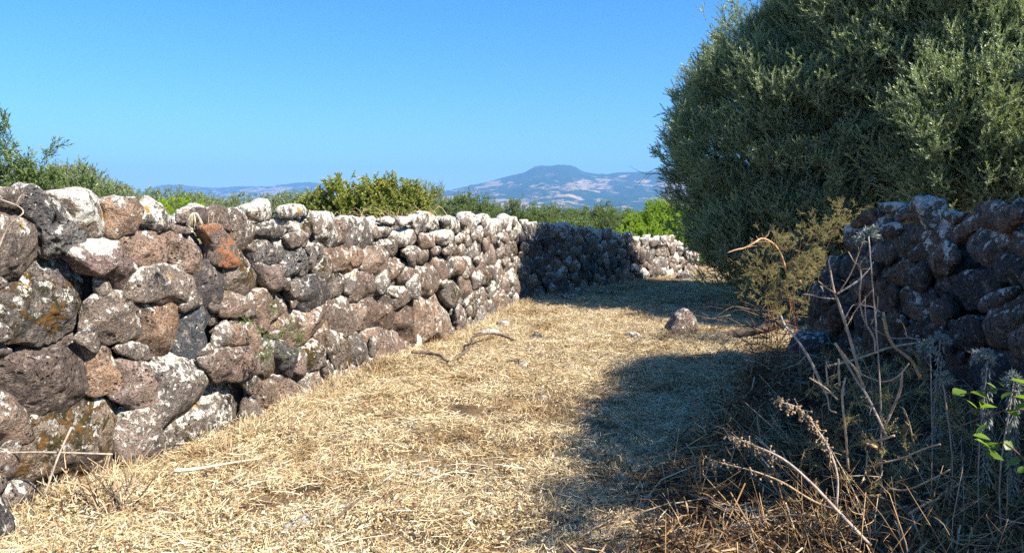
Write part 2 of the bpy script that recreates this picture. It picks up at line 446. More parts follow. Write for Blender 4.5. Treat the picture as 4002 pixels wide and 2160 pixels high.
KIND = {  # colour, lichen, patch, moss, pits, rust
    'g': ((.215, .17, .14), .37, .9, .25, .5, 0), 'b': ((.30, .20, .14), .34, .9, .20, .5, 0),
    'p': ((.30, .205, .158), .18, 1.0, .0, .6, 0), 'o': ((.27, .18, .14), .12, 1.0, .0, .4, 1),
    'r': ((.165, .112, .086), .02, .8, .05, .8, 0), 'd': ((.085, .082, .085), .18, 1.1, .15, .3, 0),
    'w': ((.23, .185, .15), .70, .5, .05, .3, 0), 'W': ((.26, .165, .135), .56, .12, .0, .4, 0),
    'v': ((.15, .13, .12), .34, .9, .10, 1.0, 0), 'm': ((.20, .16, .13), .38, 1.0, .86, .5, 0),
    'M': ((.20, .16, .12), .30, .9, .98, .4, 0), 'l': ((.24, .19, .16), .52, 1.9, .1, .3, 0),
    'L': ((.20, .17, .145), .55, 1.2, .6, .3, 0)}

def place_stone(parent, P, poly, kind, level, seed, nofs=0.0, rough=1.0, depth=None, facets=4, lichen_add=0.0, grow=1.05):
    (cu, cz), v, f, size = stone_mesh(poly, level, seed, rough, depth, facets, grow, pitted=1.0 if kind == 'v' else (.25 if level > 3 else 0))
    (px, py), t = poly_at(P, cu)
    # smooth the tangent across corners
    _, ta = poly_at(P, cu - .5); _, tb = poly_at(P, cu + .5)
    tx, ty = ta[0] + tb[0] + t[0], ta[1] + tb[1] + t[1]; L = math.hypot(tx, ty); tx /= L; ty /= L
    T = np.array([tx, ty, 0]); Zv = np.array([0, 0, 1.]); Nn = np.array([ty, -tx, 0])
    D = np.abs(v[:, 2]).max()
    wv = v[:, :1] * T + v[:, 1:2] * Zv + v[:, 2:] * Nn
    me = mesh_np('stone', wv, f)
    o = link('stone', me, parent, M_STONE)
    off = nofs - D * .92
    o.location = (px + Nn[0] * off, py + Nn[1] * off, cz)
    col, li, pa, mo, pi_, ru = KIND[kind]
    rg = np.random.default_rng(seed + 1)
    g = rg.uniform(.92, 1.38) * (.68 if P is WR else 1); wv2 = rg.uniform(-.02, .02)  # right wall's stones are coloured darker to deepen its shade
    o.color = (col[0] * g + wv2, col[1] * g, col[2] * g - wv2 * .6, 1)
    o['lichen'] = float(li - (.14 if P is WR else 0) + lichen_add + rg.uniform(-.08, .08)); o['patch'] = float(pa * rg.uniform(.8, 1.25)); o['moss'] = float(mo + rg.uniform(-.1, .15)); o['pits'] = float(pi_); o['rust'] = float(ru)  # pale crust also held back on the right wall, for the same shade
    return o

def clip_half(poly, a, b, c):
    """keep a*x+b*y<=c"""
    out = []
    for i in range(len(poly)):
        p, q = poly[i], poly[(i + 1) % len(poly)]
        dp, dq = a * p[0] + b * p[1] - c, a * q[0] + b * q[1] - c
        if dp <= 0: out.append(p)
        if dp * dq < 0:
            s = dp / (dp - dq); out.append((p[0] + s * (q[0] - p[0]), p[1] + s * (q[1] - p[1])))
    return out

def inside(poly, x, y):
    r = False
    for (x1, y1), (x2, y2) in zip(poly, poly[1:] + poly[:1]):
        if (y1 > y) != (y2 > y) and x < (x2 - x1) * (y - y1) / (y2 - y1) + x1: r = not r
    return r

def fill(u0, u1, ztop, size, traced, seed, aspect=1.25, drop_small=.004):
    """power-diagram packing of the wall face between u0 and u1, round the stones that are already there"""
    rg = random.Random(seed)
    ph = []
    for k, poly in traced:
        cx, cy, rr, A = radial(poly)
        if cx > u0 - 1 and cx < u1 + 1: ph.append((cx, cy, math.sqrt(A / math.pi), True))
    seeds = list(ph); tries = 0
    while tries < 12000:
        tries += 1
        u = rg.uniform(u0, u1); zt = ztop(u); z = rg.uniform(.0, zt - .05)
        r = size(u, z) * rg.choice([.6, .8, 1, 1, 1.2, 1.35])
        if tries > 9000: r = size(u, z) * .36
        if any(inside(poly, u, z) for k, poly in traced): continue
        ok = True
        for (a, b, q, _) in seeds:
            if abs(a - u) < 1.2 and math.hypot((a - u) / aspect, b - z) < (r + q) * (.78 if tries < 6000 else .66 if tries < 9000 else .74): ok = False; break
        if ok: seeds.append((u, z, r, False))
    res = []
    for i, (u, z, r, fixed) in enumerate(seeds):
        if fixed: continue
        poly = [(u - 2.2 * r, z - 1.7 * r), (u + 2.2 * r, z - 1.7 * r), (u + 2.2 * r, z + 1.7 * r), (u - 2.2 * r, z + 1.7 * r)]
        for j, (a, b, q, _) in enumerate(seeds):
            if j == i or abs(a - u) > 2.5: continue
            dx, dy = (a - u) / aspect ** 2, b - z
            # power distance in the stretched metric
            c = (a * a / aspect ** 2 + b * b - q * q - (u * u / aspect ** 2 + z * z - r * r)) / 2
            poly = clip_half(poly, dx, dy, c)
            if len(poly) < 3: break
        if len(poly) < 3: continue
        zt = ztop(u) + rg.uniform(-.04, .09)
        poly = clip_half(poly, 0, 1, zt); poly = clip_half(poly, 0, -1, .12)
        if len(poly) < 3: continue
        cx, cy, rr, A = radial(poly)
        if A < drop_small: continue
        j = rg.uniform(-.12, .12)
        poly = [(cx + (px - cx) * (1 + rg.uniform(-.07, .05)), cy + (py - cy) * (1 + rg.uniform(-.07, .05)) + j * (px - cx) * .2) for px, py in poly]
        res.append(poly)
    return res

def wall_core(P, parent, u0, u1, ztop, back, inset=.2):
    """rubble heart behind the face stones"""
    us = np.arange(u0, u1 + .01, .25); V = []
    for u in us:
        (x, y), t = poly_at(P, u); nx, ny = t[1], -t[0]
        for k, (o_, z) in enumerate(((-inset, -.1), (-inset - .02, .5), (-inset - .06, ztop(u) - .34), (-(inset + back) / 2, ztop(u) - .26), (-back, ztop(u) - .34), (-back - .05, .5), (-back - .1, -.1))):
            jx, jz = (.05 * math.sin(u * 9 + k * 2.1), .05 * math.sin(u * 7 + k)) if 0 < k < 6 else (0, 0)
            V.append((x + nx * (o_ + jx), y + ny * (o_ + jx), z + jz))
    V = np.array(V); m = 7; F = []
    for i in range(len(us) - 1):
        for k in range(m - 1): F.append((i * m + k, i * m + k + 1, (i + 1) * m + k + 1, (i + 1) * m + k))
    me = bpy.data.meshes.new('rubble_core')
    F2 = [tuple(f) for f in F] + [tuple(range(m)), tuple(reversed(range((len(us) - 1) * m, len(us) * m)))]
    me.from_pydata([tuple(v) for v in V], [], F2)
    return link('rubble_core', me, parent, M_CORE)

nc = N('shaded_rubble'); tcc = nc.n('ShaderNodeTexCoord'); nc.bsdf(nc.mix(nc.step(nc.noise(tcc.outputs['Object'], 14, 5), .4, .6), (.05, .043, .038), (.13, .11, .09)), .95, .05); M_CORE = nc.m

def empty(name, loc=(0, 0, 0)):
    o = bpy.data.objects.new(name, None); C.objects.link(o); o.location = loc; o.empty_display_size = .1
    return o

W1_TRACED=[
('w',[(3.43,1.74),(3.48,1.73),(3.57,1.72),(3.61,1.68),(3.55,1.63),(3.47,1.64),(3.35,1.63),(3.34,1.72)]),
('g',[(3.42,1.64),(3.48,1.65),(3.55,1.63),(3.63,1.61),(3.70,1.55),(3.75,1.48),(3.74,1.39),(3.67,1.34),(3.59,1.30),(3.48,1.28),(3.33,1.30),(3.26,1.42),(3.32,1.57)]),
('v',[(3.63,1.71),(3.67,1.73),(3.75,1.68),(3.86,1.65),(3.92,1.57),(3.98,1.49),(3.95,1.41),(3.86,1.38),(3.75,1.38),(3.75,1.47),(3.70,1.55),(3.63,1.61),(3.54,1.66)]),
('w',[(3.76,1.69),(3.84,1.71),(3.94,1.73),(4.04,1.72),(4.10,1.68),(4.14,1.61),(4.14,1.52),(4.10,1.48),(4.00,1.48),(3.96,1.49),(3.92,1.57),(3.86,1.65)]),
('b',[(4.12,1.67),(4.22,1.69),(4.32,1.68),(4.37,1.62),(4.37,1.55),(4.31,1.50),(4.21,1.46),(4.14,1.49),(4.15,1.59)]),
('w',[(4.31,1.68),(4.39,1.69),(4.45,1.66),(4.39,1.60),(4.35,1.63)]),
('w',[(4.39,1.62),(4.44,1.65),(4.47,1.70),(4.55,1.67),(4.68,1.57),(4.66,1.48),(4.52,1.52),(4.40,1.53)]),
('W',[(3.90,1.36),(3.96,1.42),(4.05,1.46),(4.16,1.46),(4.24,1.40),(4.30,1.32),(4.35,1.24),(4.30,1.21),(4.28,1.14),(4.22,1.11),(4.19,1.15),(4.17,1.21),(4.06,1.24),(3.96,1.29)]),
('p',[(4.24,1.44),(4.27,1.47),(4.41,1.50),(4.53,1.50),(4.56,1.45),(4.62,1.40),(4.62,1.31),(4.59,1.25),(4.44,1.27),(4.35,1.30),(4.30,1.36)]),
('p',[(4.61,1.45),(4.70,1.46),(4.92,1.44),(4.97,1.40),(4.97,1.27),(4.88,1.20),(4.80,1.20),(4.74,1.23),(4.68,1.31),(4.64,1.37)]),
('o',[(4.85,1.46),(4.95,1.50),(5.07,1.50),(5.22,1.44),(5.27,1.37),(5.28,1.25),(5.21,1.22),(5.07,1.24),(4.99,1.27),(4.98,1.38),(4.96,1.43)]),
('r',[(4.86,1.59),(4.91,1.63),(5.07,1.65),(5.22,1.62),(5.25,1.54),(5.21,1.48),(5.10,1.50),(4.94,1.49),(4.86,1.54)]),
('g',[(4.66,1.52),(4.79,1.54),(4.84,1.50),(4.84,1.47),(4.71,1.46)]),
('p',[(4.71,1.62),(4.82,1.62),(4.86,1.57),(4.84,1.54),(4.70,1.54)]),
('g',[(5.23,1.62),(5.35,1.61),(5.40,1.54),(5.47,1.49),(5.46,1.37),(5.39,1.33),(5.29,1.37),(5.26,1.44),(5.23,1.48)]),
('m',[(3.44,1.25),(3.51,1.28),(3.61,1.30),(3.68,1.34),(3.74,1.37),(3.82,1.36),(3.91,1.31),(3.98,1.24),(4.04,1.17),(4.05,1.11),(4.02,0.98),(3.98,0.94),(3.89,0.92),(3.78,0.90),(3.69,0.90),(3.59,0.93),(3.47,0.94),(3.46,0.99),(3.42,1.07),(3.40,1.14),(3.44,1.17),(3.43,1.21)]),
('g',[(4.06,1.22),(4.13,1.21),(4.17,1.15),(4.16,1.12),(4.08,1.11),(4.05,1.15)]),
('g',[(4.28,1.10),(4.31,1.16),(4.35,1.23),(4.51,1.24),(4.69,1.23),(4.83,1.17),(4.86,1.09),(4.82,1.01),(4.64,1.02),(4.44,1.04),(4.30,1.06)]),
('d',[(4.81,1.18),(4.95,1.25),(5.08,1.19),(5.13,1.13),(5.11,1.04),(5.05,0.96),(5.02,0.93),(4.94,0.96),(4.86,1.01),(4.86,1.11)]),
('g',[(4.02,1.06),(4.08,1.10),(4.15,1.12),(4.25,1.09),(4.30,1.02),(4.36,0.94),(4.38,0.85),(4.33,0.82),(4.23,0.82),(4.14,0.82),(4.06,0.86),(3.98,0.91),(4.01,0.98)]),
('b',[(4.32,1.03),(4.43,1.03),(4.59,1.01),(4.68,0.97),(4.71,0.89),(4.71,0.80),(4.65,0.71),(4.56,0.67),(4.48,0.66),(4.42,0.71),(4.35,0.78),(4.38,0.85),(4.36,0.94)]),
('d',[(4.71,0.93),(4.77,0.99),(4.83,1.00),(4.92,0.94),(5.04,0.90),(5.06,0.84),(4.98,0.77),(5.01,0.68),(4.96,0.63),(4.80,0.61),(4.71,0.65),(4.68,0.71),(4.71,0.80)]),
('g',[(3.29,1.21),(3.42,1.21),(3.42,1.16),(3.39,1.13),(3.29,1.14)]),
('b',[(3.22,1.06),(3.36,1.05),(3.42,1.01),(3.45,0.97),(3.42,0.94),(3.25,0.97)]),
('m',[(5.20,1.28),(5.26,1.32),(5.39,1.32),(5.51,1.25),(5.58,1.18),(5.65,1.07),(5.63,1.00),(5.46,0.98),(5.28,1.03),(5.14,1.07)]),
('w',[(5.42,1.64),(5.68,1.70),(5.76,1.70),(5.82,1.63),(5.83,1.56),(5.71,1.54),(5.58,1.56),(5.45,1.60)]),
('w',[(5.83,1.64),(6.00,1.67),(6.18,1.67),(6.29,1.59),(6.08,1.57),(5.89,1.56)]),
('w',[(5.77,1.54),(5.95,1.56),(6.22,1.57),(6.31,1.51),(6.30,1.43),(6.17,1.43),(5.95,1.45),(5.81,1.49)]),
('w',[(6.40,1.58),(6.60,1.60),(6.84,1.57),(6.87,1.49),(6.98,1.38),(6.94,1.33),(6.75,1.31),(6.59,1.33),(6.49,1.39),(6.45,1.48)]),
('g',[(7.00,1.52),(7.29,1.54),(7.54,1.51),(7.68,1.40),(7.69,1.29),(7.56,1.20),(7.37,1.19),(7.13,1.27),(6.99,1.37)]),
('v',[(5.48,1.51),(5.71,1.52),(5.89,1.48),(5.95,1.42),(5.76,1.40),(5.55,1.40),(5.44,1.42)]),
('g',[(5.95,1.43),(6.14,1.44),(6.19,1.38),(6.12,1.33),(5.99,1.32),(5.92,1.38)]),
('v',[(5.48,1.34),(5.66,1.40),(5.88,1.40),(5.99,1.34),(5.96,1.25),(5.81,1.21),(5.66,1.20),(5.53,1.24)]),
('v',[(6.01,1.31),(6.21,1.31),(6.34,1.22),(6.38,1.10),(6.33,1.07),(6.06,1.08),(5.89,1.10),(5.90,1.18),(5.96,1.25)]),
('v',[(6.19,1.39),(6.40,1.42),(6.59,1.33),(6.74,1.28),(6.69,1.16),(6.53,1.12),(6.38,1.13),(6.32,1.25)]),
('b',[(6.77,1.28),(7.14,1.28),(7.31,1.22),(7.34,1.06),(7.18,1.02),(6.93,1.06),(6.74,1.08),(6.69,1.18)]),
('b',[(7.37,1.17),(7.59,1.23),(7.80,1.22),(7.95,1.13),(7.91,0.99),(7.79,0.95),(7.58,0.97),(7.37,1.05)]),
('g',[(7.74,1.33),(8.05,1.36),(8.31,1.31),(8.38,1.17),(8.17,1.11),(7.95,1.13),(7.77,1.24)]),
('g',[(7.57,1.46),(7.90,1.48),(8.09,1.44),(8.05,1.36),(7.74,1.34)]),
('b',[(7.95,1.08),(8.24,1.10),(8.52,1.03),(8.57,0.90),(8.44,0.86),(8.17,0.85),(7.91,0.90),(7.88,0.98)]),
('p',[(5.54,1.21),(5.73,1.18),(5.87,1.17),(5.86,1.05),(5.82,0.98),(5.71,1.01),(5.65,1.07)]),
('b',[(5.87,1.09),(6.00,1.06),(6.03,0.96),(5.93,0.97),(5.85,1.03)]),
('d',[(6.10,0.98),(6.22,1.03),(6.45,1.02),(6.63,0.96),(6.67,0.84),(6.54,0.78),(6.32,0.75),(6.14,0.85),(6.08,0.91)]),
('m',[(6.76,1.05),(7.01,1.06),(7.16,1.02),(7.12,0.91),(6.97,0.82),(6.78,0.81),(6.68,0.90),(6.68,0.98)]),
('b',[(7.18,0.99),(7.43,1.00),(7.67,0.95),(7.79,0.83),(7.69,0.73),(7.42,0.70),(7.20,0.74),(7.12,0.86)]),
('b',[(5.15,1.02),(5.30,1.00),(5.49,0.91),(5.43,0.84),(5.24,0.84),(5.11,0.86)]),
('b',[(5.49,0.95),(5.74,0.99),(5.95,0.93),(6.09,0.84),(6.25,0.78),(6.14,0.74),(5.94,0.68),(5.73,0.66),(5.63,0.70),(5.47,0.80),(5.49,0.88)]),
('b',[(6.05,0.75),(6.32,0.74),(6.57,0.75),(6.72,0.61),(6.73,0.53),(6.56,0.51),(6.31,0.48),(6.12,0.45),(6.01,0.51),(5.91,0.65)]),
('b',[(6.62,0.74),(6.92,0.82),(7.12,0.74),(7.29,0.62),(7.35,0.47),(7.22,0.42),(6.96,0.44),(6.80,0.52),(6.72,0.64)]),
('r',[(7.42,0.65),(7.63,0.68),(7.97,0.63),(8.16,0.51),(8.12,0.35),(7.86,0.34),(7.51,0.40),(7.48,0.54)]),
('g',[(7.78,0.71),(8.10,0.78),(8.48,0.73),(8.51,0.63),(8.26,0.55),(8.09,0.54),(7.87,0.64)]),
('b',[(8.55,0.98),(9.01,0.98),(9.42,0.82),(9.42,0.68),(9.16,0.61),(8.81,0.65),(8.51,0.76),(8.48,0.86)]),
('b',[(5.14,0.73),(5.34,0.75),(5.52,0.74),(5.65,0.65),(5.68,0.56),(5.55,0.51),(5.44,0.51),(5.23,0.62)]),
('p',[(5.69,0.63),(5.89,0.64),(5.91,0.58),(5.77,0.58)]),
('d',[(5.67,0.58),(5.93,0.53),(6.03,0.46),(6.21,0.41),(6.16,0.29),(6.11,0.20),(5.98,0.26),(5.86,0.37),(5.64,0.50)]),
('m',[(6.21,0.41),(6.40,0.40),(6.63,0.49),(6.65,0.34),(6.62,0.21),(6.39,0.19),(6.20,0.21)]),
('m',[(6.66,0.49),(6.90,0.44),(7.04,0.30),(7.06,0.13),(6.81,0.14),(6.68,0.32)]),
('g',[(7.04,0.38),(7.28,0.41),(7.50,0.29),(7.53,0.14),(7.43,0.08),(7.27,0.09),(7.12,0.16),(7.01,0.30)]),
('p',[(7.47,0.35),(7.74,0.35),(8.15,0.25),(8.35,0.09),(8.39,-0.04),(8.08,-0.04),(7.58,-0.02),(7.59,0.16)]),
('r',[(8.16,0.48),(8.33,0.54),(8.62,0.59),(8.76,0.44),(8.76,0.21),(8.68,0.05),(8.46,0.10),(8.25,0.22),(8.12,0.33)]),
('b',[(8.69,0.63),(9.37,0.61),(9.58,0.46),(9.80,0.27),(9.80,-0.06),(9.36,-0.06),(9.03,-0.01),(8.80,0.20),(8.80,0.45)]),
('w',[(7.69,1.52),(7.99,1.56),(8.15,1.53),(8.18,1.45),(7.90,1.49)]),
('w',[(8.15,1.57),(8.49,1.54),(8.53,1.48),(8.22,1.46)]),
('w',[(8.83,1.60),(9.06,1.60),(9.30,1.54),(9.39,1.41),(9.10,1.40),(8.86,1.47)]),
('w',[(9.39,1.52),(9.83,1.56),(10.19,1.47),(10.12,1.34),(9.71,1.39)]),
('w',[(8.12,1.39),(8.67,1.41),(8.78,1.36),(8.74,1.25),(8.38,1.23),(8.15,1.30)]),
('b',[(8.75,1.36),(9.05,1.34),(9.09,1.22),(8.78,1.18)]),
('w',[(9.10,1.37),(9.54,1.38),(9.82,1.26),(9.54,1.20),(9.13,1.27)]),
('g',[(9.09,1.20),(9.38,1.17),(9.43,1.08),(9.09,1.08)]),
('g',[(8.49,1.21),(9.01,1.19),(9.05,1.02),(8.78,1.00),(8.45,1.13)]),
('b',[(9.82,1.33),(10.44,1.34),(10.70,1.23),(10.18,1.19),(9.88,1.24)]),
('b',[(9.82,1.19),(10.43,1.18),(10.43,1.03),(10.06,1.03),(9.76,1.10)]),
('p',[(9.13,1.04),(9.43,1.05),(9.64,0.94),(9.67,0.78),(9.42,0.76),(9.21,0.90)]),
('b',[(9.65,1.02),(10.18,1.00),(10.36,0.86),(10.17,0.78),(9.76,0.79)]),
('m',[(9.53,0.72),(9.93,0.67),(10.23,0.49),(9.81,0.36),(9.58,0.52)]),
('b',[(10.17,0.72),(10.56,0.73),(10.83,0.55),(10.76,0.35),(10.29,0.46)]),
('r',[(3.37,0.83),(3.47,0.84),(3.66,0.83),(3.84,0.86),(3.92,0.86),(3.99,0.82),(4.00,0.72),(3.99,0.61),(3.95,0.53),(3.89,0.52),(3.84,0.49),(3.77,0.49),(3.67,0.51),(3.58,0.56),(3.46,0.63),(3.28,0.73),(3.23,0.84)]),
('b',[(3.97,0.84),(4.06,0.83),(4.13,0.78),(4.18,0.70),(4.21,0.62),(4.19,0.53),(4.12,0.51),(4.04,0.52),(4.00,0.55),(4.00,0.71)]),
('b',[(3.37,0.90),(3.45,0.91),(3.52,0.87),(3.50,0.85),(3.37,0.87)]),
('b',[(4.16,0.78),(4.28,0.79),(4.39,0.75),(4.44,0.68),(4.40,0.66),(4.29,0.69),(4.19,0.74)]),
('p',[(4.19,0.68),(4.31,0.66),(4.42,0.59),(4.46,0.49),(4.45,0.38),(4.40,0.33),(4.27,0.40),(4.15,0.48),(4.22,0.57)]),
('l',[(4.40,0.63),(4.55,0.64),(4.70,0.65),(4.81,0.60),(4.85,0.52),(4.97,0.44),(4.99,0.36),(4.93,0.28),(4.77,0.21),(4.62,0.19),(4.52,0.18),(4.47,0.27),(4.45,0.38),(4.46,0.50)]),
('b',[(4.82,0.59),(4.95,0.59),(4.97,0.52),(4.92,0.48),(4.85,0.54)]),
('p',[(4.98,0.59),(5.12,0.61),(5.44,0.57),(5.43,0.38),(5.28,0.36),(5.04,0.39),(4.96,0.47)]),
('b',[(3.22,0.70),(3.36,0.68),(3.44,0.66),(3.53,0.60),(3.57,0.53),(3.60,0.43),(3.58,0.37),(3.49,0.37),(3.40,0.39),(3.20,0.46)]),
('M',[(3.58,0.50),(3.73,0.50),(3.82,0.46),(3.90,0.48),(3.97,0.51),(4.12,0.44),(4.23,0.37),(4.23,0.29),(4.20,0.19),(4.20,0.06),(4.15,-0.01),(4.08,-0.06),(3.92,-0.04),(3.71,0.04),(3.62,0.12),(3.53,0.32),(3.60,0.40)]),
('l',[(4.26,0.33),(4.40,0.32),(4.49,0.23),(4.56,0.08),(4.59,0.01),(4.47,-0.04),(4.31,-0.03),(4.22,0.08),(4.21,0.22)]),
('L',[(4.52,0.16),(4.70,0.18),(4.90,0.26),(5.09,0.32),(5.26,0.34),(5.42,0.25),(5.50,0.10),(5.47,-0.08),(5.18,-0.10),(4.99,-0.11),(4.68,-0.07),(4.56,0.04)]),
('b',[(5.48,0.27),(5.66,0.28),(5.84,0.18),(5.79,0.03),(5.56,0.06)]),
('g',[(3.25,0.24),(3.42,0.19),(3.50,0.12),(3.51,0.04),(3.43,-0.04),(3.26,0.01)]),
('b',[(3.26,0.40),(3.40,0.37),(3.49,0.32),(3.46,0.21),(3.27,0.25)])]
WR_TRACED=[
('w',[(1.92,1.67),(2.10,1.69),(2.36,1.67),(2.43,1.64),(2.24,1.61),(1.99,1.61)]),
('w',[(2.45,1.67),(2.60,1.71),(2.75,1.71),(2.89,1.68),(2.94,1.59),(2.93,1.52),(2.77,1.50),(2.69,1.55),(2.65,1.59),(2.47,1.63)]),
('b',[(2.26,1.60),(2.41,1.64),(2.59,1.61),(2.67,1.56),(2.67,1.52),(2.46,1.55),(2.29,1.57)]),
('W',[(2.00,1.49),(2.16,1.52),(2.33,1.52),(2.38,1.47),(2.30,1.43),(2.10,1.41),(2.01,1.43)]),
('g',[(2.13,1.39),(2.42,1.50),(2.65,1.51),(2.77,1.47),(2.72,1.42),(2.55,1.37),(2.44,1.29),(2.32,1.25),(2.23,1.29)]),
('w',[(2.98,1.59),(3.09,1.62),(3.25,1.59),(3.20,1.56),(3.10,1.53),(2.98,1.56)]),
('b',[(1.44,1.52),(1.75,1.59),(1.97,1.61),(2.02,1.57),(1.88,1.52),(1.53,1.47)]),
('b',[(2.97,1.43),(3.13,1.53),(3.30,1.59),(3.45,1.58),(3.46,1.52),(3.28,1.48),(3.20,1.42),(3.13,1.38),(3.02,1.39)]),
('g',[(3.46,1.64),(3.60,1.67),(3.71,1.66),(3.70,1.62),(3.68,1.51),(3.54,1.51),(3.45,1.56)]),
('w',[(3.74,1.66),(3.81,1.69),(3.89,1.67),(3.87,1.64),(3.76,1.64)]),
('b',[(3.70,1.62),(3.79,1.64),(3.94,1.64),(3.97,1.61),(3.90,1.55),(3.77,1.49),(3.70,1.50)]),
('g',[(3.20,1.42),(3.36,1.49),(3.60,1.50),(3.75,1.47),(3.70,1.37),(3.64,1.32),(3.53,1.27),(3.29,1.31),(3.20,1.36)]),
('g',[(2.49,1.34),(2.63,1.40),(2.76,1.39),(2.75,1.28),(2.64,1.24),(2.48,1.26)]),
('b',[(2.84,1.25),(2.92,1.35),(3.02,1.39),(3.17,1.35),(3.08,1.27),(3.07,1.19),(2.90,1.15),(2.85,1.20)]),
('b',[(3.68,1.43),(3.80,1.48),(3.98,1.52),(4.15,1.50),(4.17,1.38),(3.92,1.35),(3.76,1.36)]),
('d',[(3.54,1.29),(3.70,1.35),(3.92,1.33),(3.96,1.22),(3.80,1.17),(3.66,1.21)]),
('d',[(3.06,0.99),(3.08,1.08),(3.25,1.20),(3.50,1.24),(3.60,1.20),(3.54,1.13),(3.49,1.03),(3.36,0.99),(3.19,0.98)]),
('g',[(2.28,0.95),(2.44,1.03),(2.66,1.03),(2.81,0.95),(2.80,0.87),(2.64,0.81),(2.42,0.81),(2.28,0.89)]),
('b',[(2.12,1.16),(2.27,1.24),(2.48,1.23),(2.53,1.15),(2.50,1.03),(2.25,1.05),(2.15,1.08)]),
('d',[(2.53,1.15),(2.68,1.23),(2.86,1.25),(2.82,1.14),(2.79,1.04),(2.66,1.04),(2.52,1.07)]),
('b',[(2.82,0.93),(2.94,0.99),(3.11,0.98),(3.12,0.86),(2.97,0.83),(2.84,0.86)]),
('g',[(3.51,1.08),(3.69,1.13),(3.86,1.17),(3.81,1.10),(3.66,1.02),(3.52,0.98)]),
('g',[(3.47,0.87),(3.53,0.95),(3.73,1.07),(3.91,1.18),(4.06,1.18),(4.10,1.07),(3.96,0.94),(3.84,0.82),(3.57,0.79),(3.48,0.83)]),
('b',[(3.90,0.86),(4.04,0.95),(4.20,1.01),(4.27,0.88),(4.10,0.80),(3.94,0.78)]),
('d',[(0.76,0.39),(1.21,0.49),(1.71,0.57),(1.87,0.52),(1.83,0.34),(1.23,0.20),(0.85,0.17)]),
('r',[(0.98,0.61),(1.15,0.75),(1.42,0.80),(1.37,0.64),(1.08,0.48),(0.95,0.51)]),
('d',[(1.15,1.17),(1.38,1.22),(1.60,1.22),(1.61,1.10),(1.40,0.99),(1.19,0.99)]),
('g',[(1.42,1.36),(1.59,1.40),(1.77,1.39),(1.80,1.31),(1.49,1.26)]),
('g',[(1.75,1.29),(2.04,1.36),(2.20,1.28),(2.23,1.25),(2.03,1.21),(1.78,1.22)]),
('b',[(1.43,0.97),(1.72,1.06),(2.04,1.04),(2.03,0.94),(1.87,0.84),(1.53,0.79)]),
('d',[(3.13,0.84),(3.33,0.92),(3.47,0.91),(3.51,0.80),(3.39,0.70),(3.16,0.72)]),
('d',[(2.52,0.76),(2.82,0.86),(3.11,0.86),(3.12,0.72),(2.77,0.64),(2.55,0.66)])]


def stone_level(P, u, size, near=1.0):
    (x, y), _ = poly_at(P, u); px = size * 2 * 759 / max(y, 2.5)
    return 5 if px > 75 and y > 3 else 4 if px > 34 else 3 if px > 14 else 2

def build_wall(label, P, u0, u1, ztop, size, traced, seed, kinds, caps, back=.85, thing_name='dry_stone_wall', lean=.0, group='dry stone walls along the lane', fillrange=None, maxn=299):
    root = empty(thing_name); tag(root, label, 'stone wall', group)
    wall_core(P, root, u0, u1, ztop, back)
    rg = random.Random(seed); cnt = 1; jobs = []; extra = []
    for k, poly in traced:
        cx, cy, rr, A = radial(poly); jobs.append((poly, k, rg.uniform(-.02, .05), A, 10, 0))
    fr = fillrange or (u0, u1)
    for poly in fill(fr[0], fr[1], ztop, size, traced, seed):
        cx, cy, rr, A = radial(poly)
        k = rg.choice(kinds); z = cy
        if cy > ztop(cx) - .28 and rg.random() < .6: k = 'w'
        la_ = 0
        jobs.append((poly, k, rg.uniform(-.04, .05) - lean * cy, A, 9, 0))
    u = u0 + .1
    for row, nof in ((0, -.34), (1, -.62)):                     # cap stones across the top
        u = u0 + .05 + row * .12
        while u < u1:
            s = size(u, 1.5) * rg.uniform(.6, 1.0); zc = ztop(u) - .10 - s * .3 + rg.uniform(-.03, .05) - row * .03
            if caps and caps(u):
                poly = [(u + s * 1.2 * math.cos(a) * rg.uniform(.85, 1.1), zc + s * .8 * math.sin(a) * rg.uniform(.85, 1.1)) for a in np.arange(0, 6.28, .8)]
                jobs.append((poly, rg.choice('wwwbg'), nof, s * s * 3, 3, .1))
            u += s * 2.25
    jobs = [(p_, k_, n_ - (.07 if a_ < .010 and n_ > -.2 else 0), a_, f_, l_) for p_, k_, n_, a_, f_, l_ in jobs]
    jobs.sort(key=lambda j: -j[3])
    for i, (poly, k, nof, A, fac, la) in enumerate(jobs):
        cx, cy, rr, A2 = radial(poly); lv = stone_level(P, cx, math.sqrt(A2 / math.pi))
        if nof < -.2: lv = min(lv, 3)
        if i >= maxn: lv = min(lv, 3)
        so_ = place_stone(root, P, poly, k, lv, seed * 1000 + i, nofs=nof, facets=fac, lichen_add=la + (.05 if P is W1 and cx > 7.5 else 0) + (.06 if cy > ztop(cx) - .25 else 0) - .04, grow=1.21)
        if i >= maxn: extra.append(so_)
    if extra:                                                   # the smallest, past the limit: one part
        V, F, o_ = [], [], 0
        for q in extra:
            m_ = q.data; v = np.empty(len(m_.vertices) * 3, np.float32); m_.vertices.foreach_get('co', v); V.append(v.reshape(-1, 3) + np.array(q.location))
            f = np.empty(len(m_.loops), np.int32); m_.loops.foreach_get('vertex_index', f); F.append(f.reshape(-1, 3) + o_); o_ += len(m_.vertices)
            bpy.data.objects.remove(q); bpy.data.meshes.remove(m_)
        q = link('chink_stones', mesh_np('chink_stones', np.vstack(V), np.vstack(F)), root, M_STONE); q['kind'] = 'stuff'; q.color = (.27, .21, .17, 1)
        for k_, v_ in (('lichen', .34), ('patch', 1.0), ('moss', .1), ('pits', .5), ('rust', 0.0)): q[k_] = v_
    print(label[:30], 'stones', min(len(jobs), maxn), 'of', len(jobs))
    return root

def ip(pts): 
    xs_, ys_ = zip(*pts); return lambda u: float(np.interp(u, xs_, ys_))

